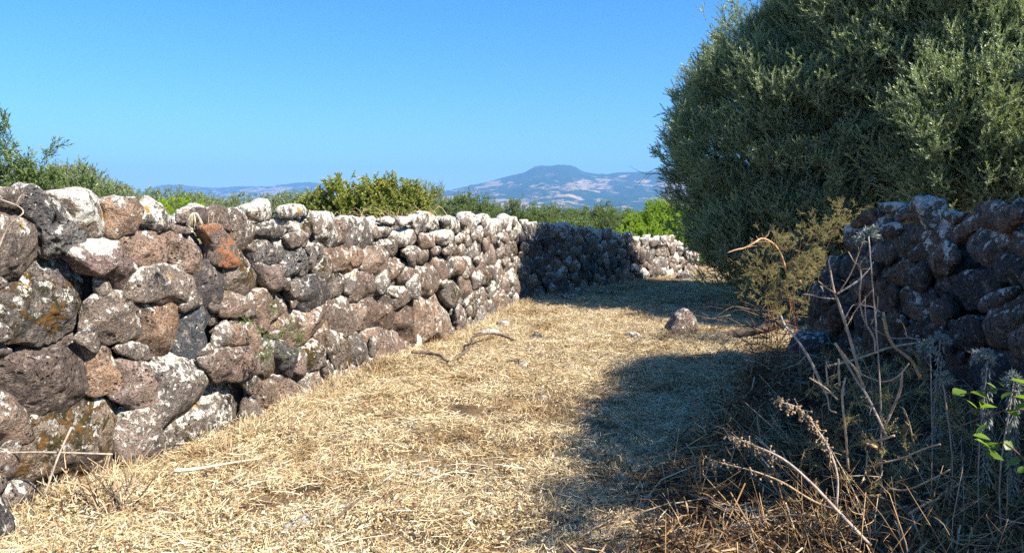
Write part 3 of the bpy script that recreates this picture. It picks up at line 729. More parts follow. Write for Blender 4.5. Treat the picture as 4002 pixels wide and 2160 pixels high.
LW1 = plen(W1)
z1 = ip([(0, 1.7), (3.4, 1.75), (4.2, 1.74), (4.8, 1.64), (5.8, 1.64), (6.8, 1.56), (9.1, 1.55), (LW1, 1.48)])
build_wall('sunlit rough basalt wall beside the straw path, the tallest with big mossy boulders', W1, .6, LW1 + .02, z1,
           lambda u, z: .15 * (1.0 + .35 * max(0, .6 - z)) * (1.25 if u < 3.6 else 1) , W1_TRACED, 3, 'gbbpgbwvml', lambda u: u > 3.0)
z2 = ip([(0, 1.46), (1.5, 1.36), (3.0, 1.24), (4.6, 1.08), (5.9, .95)])
build_wall('dark shaded stone wall crossing behind the corner, in the shadow of the big olive', W2, .02, plen(W2), z2,
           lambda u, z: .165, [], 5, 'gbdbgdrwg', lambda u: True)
z3 = ip([(0, 1.0), (.6, 1.05), (1.2, .85), (2.3, .6), (4, .42), (5.3, .35)])
build_wall('low sunlit tail of stone wall crumbling away past the shaded stretch', W3, .02, plen(W3), z3,
           lambda u, z: .15, [], 6, 'gbbpwg', lambda u: True)
LR = plen(WR)
zr = ip([(-.1, .6), (.6, .65), (.9, 1.0), (1.25, 1.32), (1.7, 1.50), (2.2, 1.60), (2.6, 1.64), (3.1, 1.58), (3.7, 1.64), (4.0, 1.68), (4.6, 1.6), (5.2, 1.3), (8, 1.2)])
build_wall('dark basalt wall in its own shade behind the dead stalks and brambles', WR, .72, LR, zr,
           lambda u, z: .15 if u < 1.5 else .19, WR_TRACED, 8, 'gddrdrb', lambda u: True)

# ------------------------------------------------------------------ tubes, twigs, scattering
def smooth_line(pts, k=4):
    p = np.array(pts, float)
    if len(p) < 3: return p
    q = np.vstack([2 * p[0] - p[1], p, 2 * p[-1] - p[-2]]); out = []
    for i in range(1, len(q) - 2):
        for t in np.arange(0, 1, 1 / k):
            a, b, c_, d = q[i - 1], q[i], q[i + 1], q[i + 2]
            out.append(.5 * ((2 * b) + (-a + c_) * t + (2 * a - 5 * b + 4 * c_ - d) * t * t + (-a + 3 * b - 3 * c_ + d) * t ** 3))
    out.append(p[-1]); return np.array(out)

def tube(pts, r0, r1, sides=6, knob=.12, rg=None, k=4):
    p = smooth_line(pts, k); m = len(p); rg = rg or RG
    t = np.gradient(p, axis=0); t /= np.linalg.norm(t, axis=1)[:, None] + 1e-9
    up = np.array([.31, .2, .93]); a = np.cross(t, up); a /= np.linalg.norm(a, axis=1)[:, None] + 1e-9; b = np.cross(t, a)
    rad = np.linspace(r0, r1, m) * (1 + knob * rg.uniform(-1, 1, m))
    th = np.arange(sides) / sides * 2 * math.pi
    v = p[:, None, :] + rad[:, None, None] * (np.cos(th)[None, :, None] * a[:, None, :] + np.sin(th)[None, :, None] * b[:, None, :])
    v = np.vstack([v.reshape(-1, 3), p[:1], p[-1:]])
    f = []
    for i in range(m - 1):
        for j in range(sides):
            j2 = (j + 1) % sides; f.append((i * sides + j, i * sides + j2, (i + 1) * sides + j2, (i + 1) * sides + j))
    c0, c1 = m * sides, m * sides + 1
    for j in range(sides):
        j2 = (j + 1) % sides; f.append((c0, j2, j, j)); f.append((c1, (m - 1) * sides + j, (m - 1) * sides + j2, (m - 1) * sides + j2))
    return v, f

def tubes_mesh(name, tl, tones=None):
    V, F, T, o = [], [], [], 0
    for i, (v, f) in enumerate(tl):
        V.append(v); F += [tuple(dict.fromkeys(a + o for a in q)) for q in f]; o += len(v)
        T += [tones[i] if tones else .5] * len(f)
    me = bpy.data.meshes.new(name); me.from_pydata(np.vstack(V).tolist(), [], F)
    me.polygons.foreach_set('use_smooth', np.ones(len(me.polygons), bool))
    at = me.attributes.new('tone', 'FLOAT', 'FACE'); at.data.foreach_set('value', np.array(T, np.float32))
    return me

def leaves(base, direc, nrm, L, W, tone, fold=.25):
    """arrays of folded leaves, two triangles each"""
    side = np.cross(direc, nrm); side /= np.linalg.norm(side, axis=1)[:, None] + 1e-9
    nn = np.cross(side, direc)
    L = L[:, None]; W = W[:, None]
    mid = base + direc * L * .5
    tip = base + direc * L - nn * L * .06
    l = mid + side * W * .5 + nn * W * fold; r = mid - side * W * .5 + nn * W * fold
    n_ = len(base); V = np.stack([base, l, tip, r], 1).reshape(-1, 3)
    i = np.arange(n_)[:, None] * 4
    F = np.concatenate([i + [0, 3, 2], i + [0, 2, 1]], 1).reshape(-1, 3)
    return V, F, np.repeat(tone, 2)

def rnd_dirs(n_, rg):
    d = rg.normal(size=(n_, 3)); return d / np.linalg.norm(d, axis=1)[:, None]

def twig(name, mat, length, nl, ll, lw, ang_, seed, stem=.0022, side_shoots=0, droop=.0, pairs=False):
    """a leafy shoot that grows along +Z"""
    rg = np.random.default_rng(seed); V, F, T, o = [], [], [], 0
    axes = [(np.zeros(3), np.array([0, 0, 1.]), length)]
    for s in range(side_shoots):
        a = rg.uniform(0, 6.28); e = rg.uniform(.5, 1.0)
        axes.append((np.array([0, 0, rg.uniform(.1, .65) * length]), np.array([math.cos(a) * math.sin(e), math.sin(a) * math.sin(e), math.cos(e)]), length * rg.uniform(.35, .65)))
    for (b0, d0, Lx) in axes:
        m = max(3, int(nl * Lx / length)); t = (np.arange(m) + rg.uniform(-.3, .3, m)) / m
        t = np.clip(t, .02, 1); bend = np.array([rg.uniform(-.25, .25), rg.uniform(-.25, .25), -droop])
        pos = b0 + d0 * (t * Lx)[:, None] + bend * ((t ** 2) * Lx)[:, None]
        az = np.arange(m) * 2.4 + rg.uniform(0, 6); el = ang_ * rg.uniform(.6, 1.3, m) * (1 - .45 * t)
        u = np.cross(d0, [.3, .5, .1]); u /= np.linalg.norm(u); w_ = np.cross(d0, u)
        dd = d0 * np.cos(el)[:, None] + (u * np.cos(az)[:, None] + w_ * np.sin(az)[:, None]) * np.sin(el)[:, None]
        nn = d0 * np.sin(el)[:, None] - (u * np.cos(az)[:, None] + w_ * np.sin(az)[:, None]) * np.cos(el)[:, None]
        nn += rnd_dirs(m, rg) * .45
        v, f, tt = leaves(pos, dd, nn, ll * rg.uniform(.6, 1.15, m) * (1 - .25 * t), lw * rg.uniform(.7, 1.2, m), np.clip(.25 + .55 * t + rg.uniform(-.2, .2, m), 0, 1))
        V.append(v); F.append(f + o); T.append(tt); o += len(v)
        if stem:
            ps = np.array([b0, b0 + d0 * Lx * .5 + bend * .25 * Lx, b0 + d0 * Lx + bend * Lx])
            sv = []
            for p_, r_ in zip(ps, (stem, stem * .7, stem * .3)):
                for k in range(3): sv.append(p_ + r_ * (u * math.cos(k * 2.09) + w_ * math.sin(k * 2.09)))
            sf = []
            for i in range(2):
                for k in range(3):
                    k2 = (k + 1) % 3; a, b, c_, d_ = i * 3 + k, i * 3 + k2, i * 3 + 3 + k2, i * 3 + 3 + k
                    sf += [(a, b, c_), (a, c_, d_)]
            V.append(np.array(sv)); F.append(np.array(sf) + o); T.append(np.full(len(sf), .1)); o += len(sv)
    me = mesh_np(name, np.vstack(V), np.vstack(F), False, {'tone': np.concatenate(T)})
    me.materials.append(mat)
    return bpy.data.objects.new(name, me)

def collection(name, objs):
    c_ = bpy.data.collections.new(name)
    for o_ in objs: c_.objects.link(o_)
    return c_

def scatter(name, pts, rot, scl, coll, parent=None, seed=0):
    """one object whose geometry is COLL's pieces set on the given points"""
    pts = np.asarray(pts, np.float32); n_ = len(pts)
    me = bpy.data.meshes.new(name); me.vertices.add(n_); me.vertices.foreach_set('co', pts.ravel())
    a = me.attributes.new('rot', 'FLOAT_VECTOR', 'POINT'); a.data.foreach_set('vector', np.asarray(rot, np.float32).ravel())
    a = me.attributes.new('scl', 'FLOAT', 'POINT'); a.data.foreach_set('value', np.asarray(scl, np.float32))
    a = me.attributes.new('pick', 'INT', 'POINT'); a.data.foreach_set('value', np.random.default_rng(seed).integers(0, len(coll.objects), n_).astype(np.int32))
    o_ = link(name, me, parent)
    g = bpy.data.node_groups.new(name, 'GeometryNodeTree')
    g.interface.new_socket('Geometry', in_out='INPUT', socket_type='NodeSocketGeometry'); g.interface.new_socket('Geometry', in_out='OUTPUT', socket_type='NodeSocketGeometry')
    gi = g.nodes.new('NodeGroupInput'); go = g.nodes.new('NodeGroupOutput')
    ci = g.nodes.new('GeometryNodeCollectionInfo'); ci.inputs['Collection'].default_value = coll
    ci.inputs['Separate Children'].default_value = True; ci.inputs['Reset Children'].default_value = True
    ins = g.nodes.new('GeometryNodeInstanceOnPoints'); ins.inputs['Pick Instance'].default_value = True
    def na(nm, tp):
        q = g.nodes.new('GeometryNodeInputNamedAttribute'); q.data_type = tp; q.inputs['Name'].default_value = nm; return q.outputs['Attribute']
    g.links.new(gi.outputs[0], ins.inputs['Points']); g.links.new(ci.outputs[0], ins.inputs['Instance'])
    g.links.new(na('pick', 'INT'), ins.inputs['Instance Index'])
    e2r = g.nodes.new('FunctionNodeEulerToRotation'); g.links.new(na('rot', 'FLOAT_VECTOR'), e2r.inputs[0]); g.links.new(e2r.outputs[0], ins.inputs['Rotation'])
    g.links.new(na('scl', 'FLOAT'), ins.inputs['Scale']); g.links.new(ins.outputs[0], go.inputs[0])
    md = o_.modifiers.new('scatter', 'NODES'); md.node_group = g
    return o_

def dir_to_rot(d):
    d = d / (np.linalg.norm(d, axis=1)[:, None] + 1e-9)
    th = np.arccos(np.clip(d[:, 2], -1, 1)); ph = np.arctan2(d[:, 1], d[:, 0])
    return np.stack([np.zeros(len(d)), th, ph], 1)

def crown_points(ells, clusters, per, seed, spread=.16, up=.6, jitter=.45, lump=.14, lumpf=2.2, lo=.05, inner=.12, facing=None):
    """clumps of shoots over the surface of lumpy ellipsoids, with a few inside"""
    rg = np.random.default_rng(seed); P_, D_ = [], []
    area = np.array([(e[3] * e[4] + e[4] * e[5] + e[3] * e[5]) for e in ells]); area /= area.sum()
    for e, ar in zip(ells, area):
        c0 = np.array(e[:3]); r = np.array(e[3:6]); k = max(5, int(clusters * ar))
        d = rnd_dirs(k * 3, rg); d = d[d[:, 2] > -.75][:k]
        if facing is not None:
            keep = (d @ np.array(facing)) > -.35; d = d[keep | (rg.random(len(d)) < .3)]
        rad = (1 + lump * fbm(d * lumpf + seed, seed, 3)) * np.where(rg.random(len(d)) < inner, rg.uniform(.45, .8, len(d)), rg.uniform(.86, 1.03, len(d)))
        cen = c0 + d * r * rad[:, None]
        nrm = d / r; nrm /= np.linalg.norm(nrm, axis=1)[:, None]
        m = rg.integers(int(per * .6), int(per * 1.4) + 1, len(d))
        cc = np.repeat(cen, m, 0); nn = np.repeat(nrm, m, 0)
        cd = np.repeat(rnd_dirs(len(d), rg), m, 0)
        j = rg.normal(size=cc.shape) * spread
        P_.append(cc + j); D_.append(nn * .75 + np.array([0, 0, up]) + cd * .25 + rnd_dirs(len(cc), rg) * jitter)
    P_ = np.vstack(P_); D_ = np.vstack(D_); ok = P_[:, 2] > lo
    # drop what lies deep inside a neighbouring lobe
    deep = np.zeros(len(P_), bool)
    for e in ells:
        q = (P_ - np.array(e[:3])) / np.array(e[3:6]); deep |= (q ** 2).sum(1) < .42
    ok &= ~(deep & (rg.random(len(P_)) < .6))
    return P_[ok], D_[ok]

COLL = {
 'olive': collection('olive_shoots', [twig('olive_shoot', M_OLIVE, .27, 26, .056, .0125, .62, 100 + i, .0018, 2) for i in range(6)]),
 'olive_far': collection('olive_far_shoots', [twig('olive_far_shoot', M_OLIVE2, .42, 22, .10, .028, .7, 120 + i, .0, 2) for i in range(5)]),
 'grove': collection('grove_shoots', [twig('grove_shoot', M_OLIVE2, .9, 22, .26, .10, .8, 130 + i, .0, 2) for i in range(5)]),
 'grove2': collection('grove_green_shoots', [twig('grove_green_shoot', M_OAK, .9, 22, .26, .11, .9, 136 + i, .0, 2) for i in range(4)]),
 'shrub': collection('shrub_shoots', [twig('shrub_shoot', M_OAK, .24, 16, .068, .018, .75, 140 + i, .002, 1) for i in range(5)]),
 'lentisk': collection('lentisk_shoots', [twig('lentisk_shoot', M_LENT, .20, 16, .07, .034, .95, 150 + i, .0, 1) for i in range(5)]),
 'pear': collection('pear_shoots', [twig('pear_shoot', M_PEAR, .22, 14, .075, .045, 1.0, 160 + i, .003, 2) for i in range(6)]),
 'oak': collection('scrub_shoots', [twig('scrub_shoot', M_OAK, .36, 18, .085, .035, .9, 170 + i, .0, 2) for i in range(5)]),
 'aspa': collection('thorny_shoots', [twig('thorny_shoot', M_ASPA, .22, 34, .026, .006, 1.2, 180 + i, .0016, 5) for i in range(6)]),
}

def limbs(rg, base, ells, n_, r0):
    tl = []
    for i in range(n_):
        e = ells[i % len(ells)]; d = rnd_dirs(1, rg)[0]; d[2] = abs(d[2])
        tip = np.array(e[:3]) + d * np.array(e[3:6]) * .6; b = np.array(base) + np.array([rg.uniform(-.25, .25), rg.uniform(-.25, .25), 0])
        mid = b * .5 + tip * .5 + rg.uniform(-.25, .25, 3); q = b * .8 + tip * .2 + rg.uniform(-.1, .1, 3)
        tl.append(tube([b, q, mid, tip], r0 * rg.uniform(.6, 1), r0 * .12, 7, rg=rg))
    return tl

def bush(name, label, cat, coll, ells, clusters, per, seed, scale=(.8, 1.2), spread=.16, up=.6, jitter=.45, group=None, trunk='trunk', r0=.05, nl=6, lump=.14, bark=None, facing=None, inner=.12, lumpf=2.2):
    bx, by = ells[0][0], ells[0][1]; bz = float(gz(bx, by))
    root = empty(name, (bx, by, bz)); tag(root, label, cat, group)
    loc = [(e[0] - bx, e[1] - by, e[2] - bz, *e[3:6]) for e in ells]
    rg = np.random.default_rng(seed)
    link(trunk, tubes_mesh(trunk, limbs(rg, (0, 0, -.1), loc, nl, r0)), root, bark or M_BARK)
    p, d = crown_points(loc, clusters, per, seed, spread, up, jitter, lump, lumpf, facing=facing, inner=inner)
    scatter('crown', p, dir_to_rot(d), rg.uniform(scale[0], scale[1], len(p)), COLL[coll], root, seed)['kind'] = 'stuff'
    print(name, len(p)); return root

# ------------------------------------------------------------------ trees and bushes
CAMD = (-.3, -.9, .3)
bush('olive_tree', 'huge dense wild olive filling the upper right behind the wall', 'olive tree', 'olive',
     [(5.6, 12.9, 2.7, 2.7, 2.5, 2.45), (5.2, 12.3, 3.0, 1.3, 1.3, 1.2), (7.4, 12.6, 2.4, 1.8, 1.2, 2.0), (5.3, 12.2, 1.1, 2.05, 1.5, 1.2), (7.6, 11.6, 3.6, 2.9, 2.7, 3.2), (6.0, 11.5, 4.4, 1.6, 1.5, 1.6), (7.2, 9.9, 2.4, 2.2, 1.5, 1.9), (10.4, 10.8, 3.6, 2.8, 2.6, 3.2), (9.0, 9.3, 3.0, 1.9, 1.6, 2.4)],
     9000, 17, 11, scale=(.8, 1.35), spread=.125, up=.9, jitter=.36, r0=.11, nl=12, lump=.15, lumpf=3.2, facing=CAMD, inner=.3)
bush('olive_tree', 'olive crown added mostly out of view to shade the lane beside the brambles', 'olive tree', 'olive',
     [(4.7, 5.4, 2.7, .6, .6, .6), (3.8, 4.25, 2.35, .42, .5, .48), (3.35, 3.4, 2.2, .38, .5, .45), (3.6, 3.85, 2.35, .4, .45, .5), (4.25, 4.9, 2.6, .5, .5, .5), (2.95, 2.98, 2.0, .28, .3, .42), (4.3, 4.5, 1.4, .5, .6, .7)], 520, 18, 10, scale=(.7, 1.0), spread=.1, up=.6, r0=.06, nl=8)  # mostly unseen crown, its lobes set to cast the shade across the lane
bush('olive_tree', 'thin unseen olive boughs added to shade the near ground by the wall', 'olive tree', 'olive',
     [(4.1, 1.0, 2.5, .4, .4, .3), (2.95, 2.25, 2.52, .36, .38, .08), (2.8, 1.95, 2.55, .32, .32, .08)], 60, 14, 12, scale=(.5, .8), spread=.07, up=.6, r0=.06, nl=8)  # added out of view, flat lobes placed where their shadow reaches the near ground
bush('leafy_shrub', 'dark leafy shrub with upright shoots rising over the left wall against the sky', 'shrub', 'shrub',
     [(-3.9, 6.0, 1.28, .5, .4, .40), (-3.97, 6.0, 1.86, .13, .13, .34), (-3.72, 6.0, 1.80, .08, .08, .25), (-3.86, 6.05, 1.75, .05, .05, .2), (-3.45, 6.0, 1.35, .35, .35, .42), (-4.25, 6, 1.7, .3, .3, .3), (-3.15, 6.1, 1.3, .25, .25, .35)],
     260, 7, 13, scale=(.5, .85), spread=.045, up=.9, jitter=.4, r0=.012, nl=10)
far_ol = 'grey green olive trees in the field behind the left wall'
bush('olive_tree', 'round grey green olive just past the leafy shrub, larger of the pair', 'olive tree', 'olive_far',
     [(-14.5, 25, 1.55, 1.05, 1.1, 1.15), (-15.6, 25, 1.45, 1.0, 1.1, 1.1)], 260, 12, 14, spread=.16, group=far_ol)
bush('olive_tree', 'round grey green olive whose right side slopes down to the hazy hills', 'olive tree', 'olive_far',
     [(-14.0, 26, 1.3, .8, .8, .95), (-13.7, 26, .9, .7, .7, .7)], 240, 12, 15, spread=.16, group=far_ol)
bush('wild_pear_tree', 'yellow green wild pear rising above the middle of the sunlit wall', 'pear tree', 'pear',
     [(-3.15, 16, 1.25, 1.1, .8, .82), (-3.75, 16, 1.15, .75, .6, .8), (-2.45, 16, 1.35, .65, .55, .82), (-4.2, 15.8, .95, .5, .5, .62), (-3.05, 16, 1.8, .42, .4, .30), (-2.15, 15.7, .95, .5, .5, .55), (-2.5, 16.1, 1.75, .3, .3, .27)],
     560, 8, 16, scale=(.55, .95), spread=.11, up=.3, jitter=.85, r0=.035, nl=16, lump=.22)
bush('scrub_oak', 'low dark green scrub oak above the wall between the pear and the saplings', 'scrub oak', 'oak',
     [(-1.85, 30, .95, 1.5, 1.2, 1.0), (-.9, 30, .8, .9, .9, .85), (-2.9, 30.4, .8, .9, .9, .9)], 170, 10, 17, spread=.14, jitter=.6)
bush('olive_tree', 'small dull olive peeping out between the pear and the scrub oak', 'olive tree', 'olive_far',
     [(-4.2, 38, 1.35, 1.0, 1.0, 1.25)], 90, 10, 18, spread=.16)
sap = 'slender saplings behind the wall corner'
bush('sapling', 'bushiest sapling, blue green against the foot of the mountain', 'sapling', 'shrub',
     [(.02, 20, 1.35, .22, .2, .42), (-.12, 20, 1.1, .25, .2, .4), (.25, 20, 1.0, .25, .2, .4)], 70, 7, 19, spread=.07, up=1.1, jitter=.35, group=sap, r0=.012, scale=(.8, 1.2))
bush('sapling', 'thin sapling with sparse leaves just right of the bushy blue green one', 'sapling', 'shrub',
     [(.62, 20, 1.45, .06, .06, .3), (.5, 20, 1.0, .2, .2, .38), (.8, 20, 1.1, .07, .07, .45)], 34, 6, 20, spread=.06, up=1.1, jitter=.35, group=sap, r0=.01)
bush('sapling', 'pale twin-topped sapling between the low scrub and the bright green bush', 'sapling', 'shrub',
     [(2.98, 23, 1.35, .08, .08, .42), (2.72, 23, 1.25, .07, .07, .35), (2.85, 23, .8, .2, .2, .4)], 42, 6, 21, spread=.06, up=1.1, jitter=.35, group=sap, r0=.01)
bush('lentisk_bush', 'bright yellow green rounded bush beyond the low end of the wall', 'bush', 'lentisk',
     [(4.75, 24.5, .75, 1.05, .9, 1.05), (5.5, 24.5, .55, .95, .8, .95), (4.1, 23.4, .6, .5, .5, .45), (3.4, 22.8, .55, .4, .4, .4)], 520, 11, 22, scale=(.7, 1.1), spread=.1, up=.4, jitter=.6, lump=.2, r0=.03)
bush('lentisk_bush', 'small bright green bush peeping over the pale peaked capstone on the left wall', 'bush', 'lentisk',
     [(-8.7, 20, 1.35, .55, .5, .45), (-8.2, 20, 1.2, .4, .4, .4)], 70, 10, 23, scale=(.8, 1.1), spread=.1, r0=.02)
low = 'low scrub beyond the shaded wall'
for i, (px, dep, hh, r, cl) in enumerate([(1400, 34, 1.45, 1.1, 'oak'), (1470, 40, 1.5, 1.3, 'oak'), (1540, 36, 1.55, 1.2, 'oak'), (1350, 30, 1.35, .8, 'oak'), (1460, 26, 1.0, .9, 'oak'), (1700, 40, 2.0, 1.6, 'olive_far')]):
    x_ = (px - 1288) * .3975 / 759 * dep
    lb = ['low green scrub bush right of the thin sapling', 'wider scrub bush in the middle of the low scrub, under the mountain', 'scrub bush touching the left edge of the bright green bush',
          'small scrub bush over the corner where the shade begins', 'pale low scrub close behind the shaded wall top', 'grey green olive behind the bright green bush'][i]
    bush('scrub_bush' if cl == 'oak' else 'olive_tree', lb, 'bush' if cl == 'oak' else 'olive tree', cl, [(x_, dep, hh * .5, r, r * .8, hh * .52)], 90, 9, 40 + i, spread=.14, jitter=.6, group=low if cl == 'oak' else None, r0=.02)

# far grove: reads as one mass
rg = np.random.default_rng(77); E1, E2 = [], []
for i in range(520):
    dep = rg.uniform(48, 260) if i > 130 else rg.uniform(48, 80); b = rg.uniform(-.85, .75); x_ = b * dep
    lim = np.interp(b, [-.9, -.45, -.3, -.12, 0, .2, .8], [3.1, 3.0, 2.8, 2.2, .95, .8, 1.2]) + (dep - 55) * .003
    r = rg.uniform(1.5, 3.2); h_ = lim * rg.uniform(.82, 1.05)
    (E1 if rg.random() < (.75 if b < -.05 else .3) else E2).append((x_, dep, h_ * .45, r, r * .8, h_ * .55))
for nm, ee, cl, sd_ in (('olive_grove', E1, 'grove', 31), ('green_thicket', E2, 'grove2', 32)):
    p, d = crown_points(ee, 40 * len(ee), 8, sd_, .2, .25, .8, .15, facing=(0, -1, .2))
    o = scatter(nm, p, dir_to_rot(d), rg.uniform(.3, .6, len(p)), COLL[cl], None, sd_); o['kind'] = 'stuff'
    print(nm, len(p))

# thorny creeper spilling over the end of the shaded wall
bush('thorny_creeper', 'yellowish thorny creeper spilling over the left end of the shaded wall', 'creeper', 'aspa',
     [(2.95, 8.5, .98, .27, .2, .38), (2.85, 8.5, .72, .18, .18, .24), (3.2, 8.45, 1.18, .26, .2, .26), (3.42, 8.4, 1.38, .24, .2, .2), (3.7, 8.35, 1.56, .22, .2, .15), (3.2, 8.4, .6, .3, .2, .5)],
     88, 6, 51, scale=(.4, .72), spread=.06, up=.25, jitter=.9, r0=.008, nl=16, lump=.25, bark=M_RED)

# ------------------------------------------------------------------ straw litter
def straw_clump(name, mat, n_, rad, seed, L=(.03, .16), W=(.0022, .0052), lift=.35, zmax=.035, skew=1.0, tone=(.0, 1.0), curl=.25):
    rg = np.random.default_rng(seed)
    a = rg.uniform(0, 6.283, n_); rr = rad * np.sqrt(rg.random(n_))
    base = np.stack([rr * np.cos(a), rr * np.sin(a), rg.random(n_) ** 1.6 * zmax], 1)
    th = rg.uniform(0, 6.283, n_); el = rg.normal(0, lift, n_)
    d = np.stack([np.cos(th) * np.cos(el), np.sin(th) * np.cos(el), np.sin(el)], 1)
    Ls = L[0] + (L[1] - L[0]) * rg.random(n_) ** 2; Ws = rg.uniform(*W, n_)
    rnd = rnd_dirs(n_, rg); s = np.cross(d, rnd); s /= np.linalg.norm(s, axis=1)[:, None]
    bend = rnd_dirs(n_, rg) * curl * Ls[:, None]; bend[:, 2] *= .4
    V = []
    for k, t in enumerate((-.5, 0, .5)):
        p = base + d * (Ls * t)[:, None] + bend * (t * t * 2)
        p[:, 2] = np.maximum(p[:, 2], -.012)
        w_ = Ws * (1, 1, .5)[k] * .5
        V += [p + s * w_[:, None], p - s * w_[:, None]]
    V = np.stack(V, 1).reshape(-1, 3); i = np.arange(n_)[:, None] * 6
    F = np.concatenate([i + [0, 1, 3, 2], i + [2, 3, 5, 4]], 1).reshape(-1, 4)
    t = tone[0] + (tone[1] - tone[0]) * rg.random(n_) ** skew
    me = mesh_np(name, V, F, False, {'tone': np.repeat(t, 2)}); me.materials.append(mat)
    return bpy.data.objects.new(name, me)

CL_STRAW = collection('straw_clumps', [straw_clump('straw_clump', M_STRAW, 230, .22, 300 + i, W=(.002, .005), L=(.02, .14), skew=.5) for i in range(7)] + [straw_clump('straw_clump', M_STRAW, 420, .22, 310 + i, L=(.008, .04), W=(.003, .008), lift=.8, skew=.75) for i in range(4)])
CL_TUFT = collection('straw_tufts', [straw_clump('straw_tuft', M_STRAW, 50, .07, 330 + i, L=(.10, .30), W=(.002, .004), lift=1.0, zmax=.05, skew=.5, curl=.4) for i in range(4)])
CL_TWIG = collection('twig_clumps', [straw_clump('twig_clump', M_TWIG, 130, .24, 340 + i, L=(.06, .45), W=(.003, .008), lift=.5, zmax=.16, skew=1.1, curl=.35) for i in range(6)])

def in_lane(x, y):
    pass
def lane_points(n_, y0, y1, seed, x0=-4.0, x1=8.0, powr=1.0):
    rg = np.random.default_rng(seed); y = y0 + (y1 - y0) * rg.random(n_ * 3) ** powr; x = rg.uniform(x0, x1, n_ * 3)
    # left bound: foot of the walls; right bound: right wall
    lx = np.interp(y, [p[1] for p in W1] + [16.2, 18.5, 20.5, 23.5], [p[0] for p in W1] + [1.9, 3.7, 4.9, 5.8])
    rx = np.interp(y, [1.5, 2.7, 3.9, 5.4, 8.3, 9, 30], [2.2, 2.6, 2.95, 3.1, 3.15, 7, 9])
    ok = (x > lx - .05) & (x < rx); x, y = x[ok][:n_], y[ok][:n_]
    return x, y, rg
def lay(name, n_, y0, y1, seed, coll, sc, label, powr=1.0, tilt=.12, dz=0.0, bare=False, **k):
    x, y, rg = lane_points(n_, y0, y1, seed, powr=powr, **k)
    if bare: k_ = n2(x * 1.5, y * 1.5, 70, 4) < .62; x, y = x[k_], y[k_]
    z = gz(x, y) + dz
    o_ = scatter(name, np.stack([x, y, z], 1), np.stack([rg.normal(0, tilt, len(x)), rg.normal(0, tilt, len(x)), rg.uniform(0, 6.28, len(x))], 1), rg.uniform(*sc, len(x)), coll, None, seed)
    o_['kind'] = 'stuff'; o_['label'] = label; return o_
lay('straw_litter', 6200, 1.8, 22, 61, CL_STRAW, (.75, 1.25), 'trampled pale dry straw covering the lane', powr=1.35, dz=.006, bare=True)
lay('straw_tufts', 520, 3, 20, 62, CL_TUFT, (.5, 1.0), 'loose dry grass tufts standing out of the straw', powr=1.2)
# tufts and drifts against the foot of the walls
rg = np.random.default_rng(63); pts = []
for P, n_ in ((W1, 330), (W2, 120), (W3, 60), (WR, 160)):
    L_ = plen(P)
    for u in rg.uniform(0, L_, n_):
        (x, y), t_ = poly_at(P, u); o_ = rg.uniform(.0, .22); x += t_[1] * o_; y -= t_[0] * o_
        pts.append((x, y, float(gz(x, y))))
o = scatter('wall_foot_grass', pts, np.stack([rg.normal(0, .2, len(pts)), rg.normal(0, .2, len(pts)), rg.uniform(0, 6.28, len(pts))], 1), rg.uniform(.5, 1.15, len(pts)), CL_TUFT, None, 63)
o['kind'] = 'stuff'; o['label'] = 'dry grass grown along the foot of the stone walls'
# dark brushwood under the dead shrubs
x, y, rg = lane_points(900, 2.0, 7.0, 64, x0=.5, x1=3.1)
k = x > np.interp(y, [2, 3.4, 4.6, 6, 8], [.2, .75, 1.2, 2.0, 2.5]) + rg.uniform(-.25, .25, len(x))
x, y = x[k], y[k]; z = gz(x, y) + rg.random(len(x)) * .16 * np.clip((x - 1.2), 0, 1)
o = scatter('brushwood', np.stack([x, y, z], 1), np.stack([rg.normal(0, .3, len(x)), rg.normal(0, .3, len(x)), rg.uniform(0, 6.28, len(x))], 1), rg.uniform(.6, 1.2, len(x)), CL_TWIG, None, 64)
o['kind'] = 'stuff'; o['label'] = 'tangle of dark dead twigs under the cut stalks and brambles'
k = (rg.random(len(x)) < .45) & (x > 1.2)
o = scatter('thorny_ground_cover', np.stack([x[k], y[k], z[k] + .05], 1), dir_to_rot(rnd_dirs(k.sum(), rg) + np.array([0, 0, .7])), rg.uniform(.5, 1.0, k.sum()), COLL['aspa'], None, 65)
o['kind'] = 'stuff'; o['label'] = 'yellow green thorny sprigs through the brushwood'

# long pale straws lying singly
rg = np.random.default_rng(66); tl, tn = [], []
for i in range(230):
    y = 3.3 + 9 * rg.random() ** 1.6; x = rg.uniform(-2.6, 1.6); a = rg.normal(.25, .7); L_ = rg.uniform(.12, .42)
    if dist_poly(W1, x, y) < .1 or x < np.interp(y, [p[1] for p in W1], [p[0] for p in W1]): continue
    p0 = np.array([x, y, float(gz(x, y)) + .035]); d = np.array([math.cos(a), math.sin(a), rg.normal(0, .08)])
    tl.append(tube([p0 - d * L_ / 2, p0 + np.array([0, 0, rg.uniform(.0, .03)]) + rg.normal(0, .015, 3), p0 + d * L_ / 2], .0028, .0016, 4, rg=rg, k=2)); tn.append(rg.choice([.25, .7, .9, 1.0, 1.0]))
o = link('straw_stalks', tubes_mesh('straw_stalks', tl, tn), None, M_STRAW); o['kind'] = 'stuff'; o['label'] = 'single long pale straws lying over the litter'

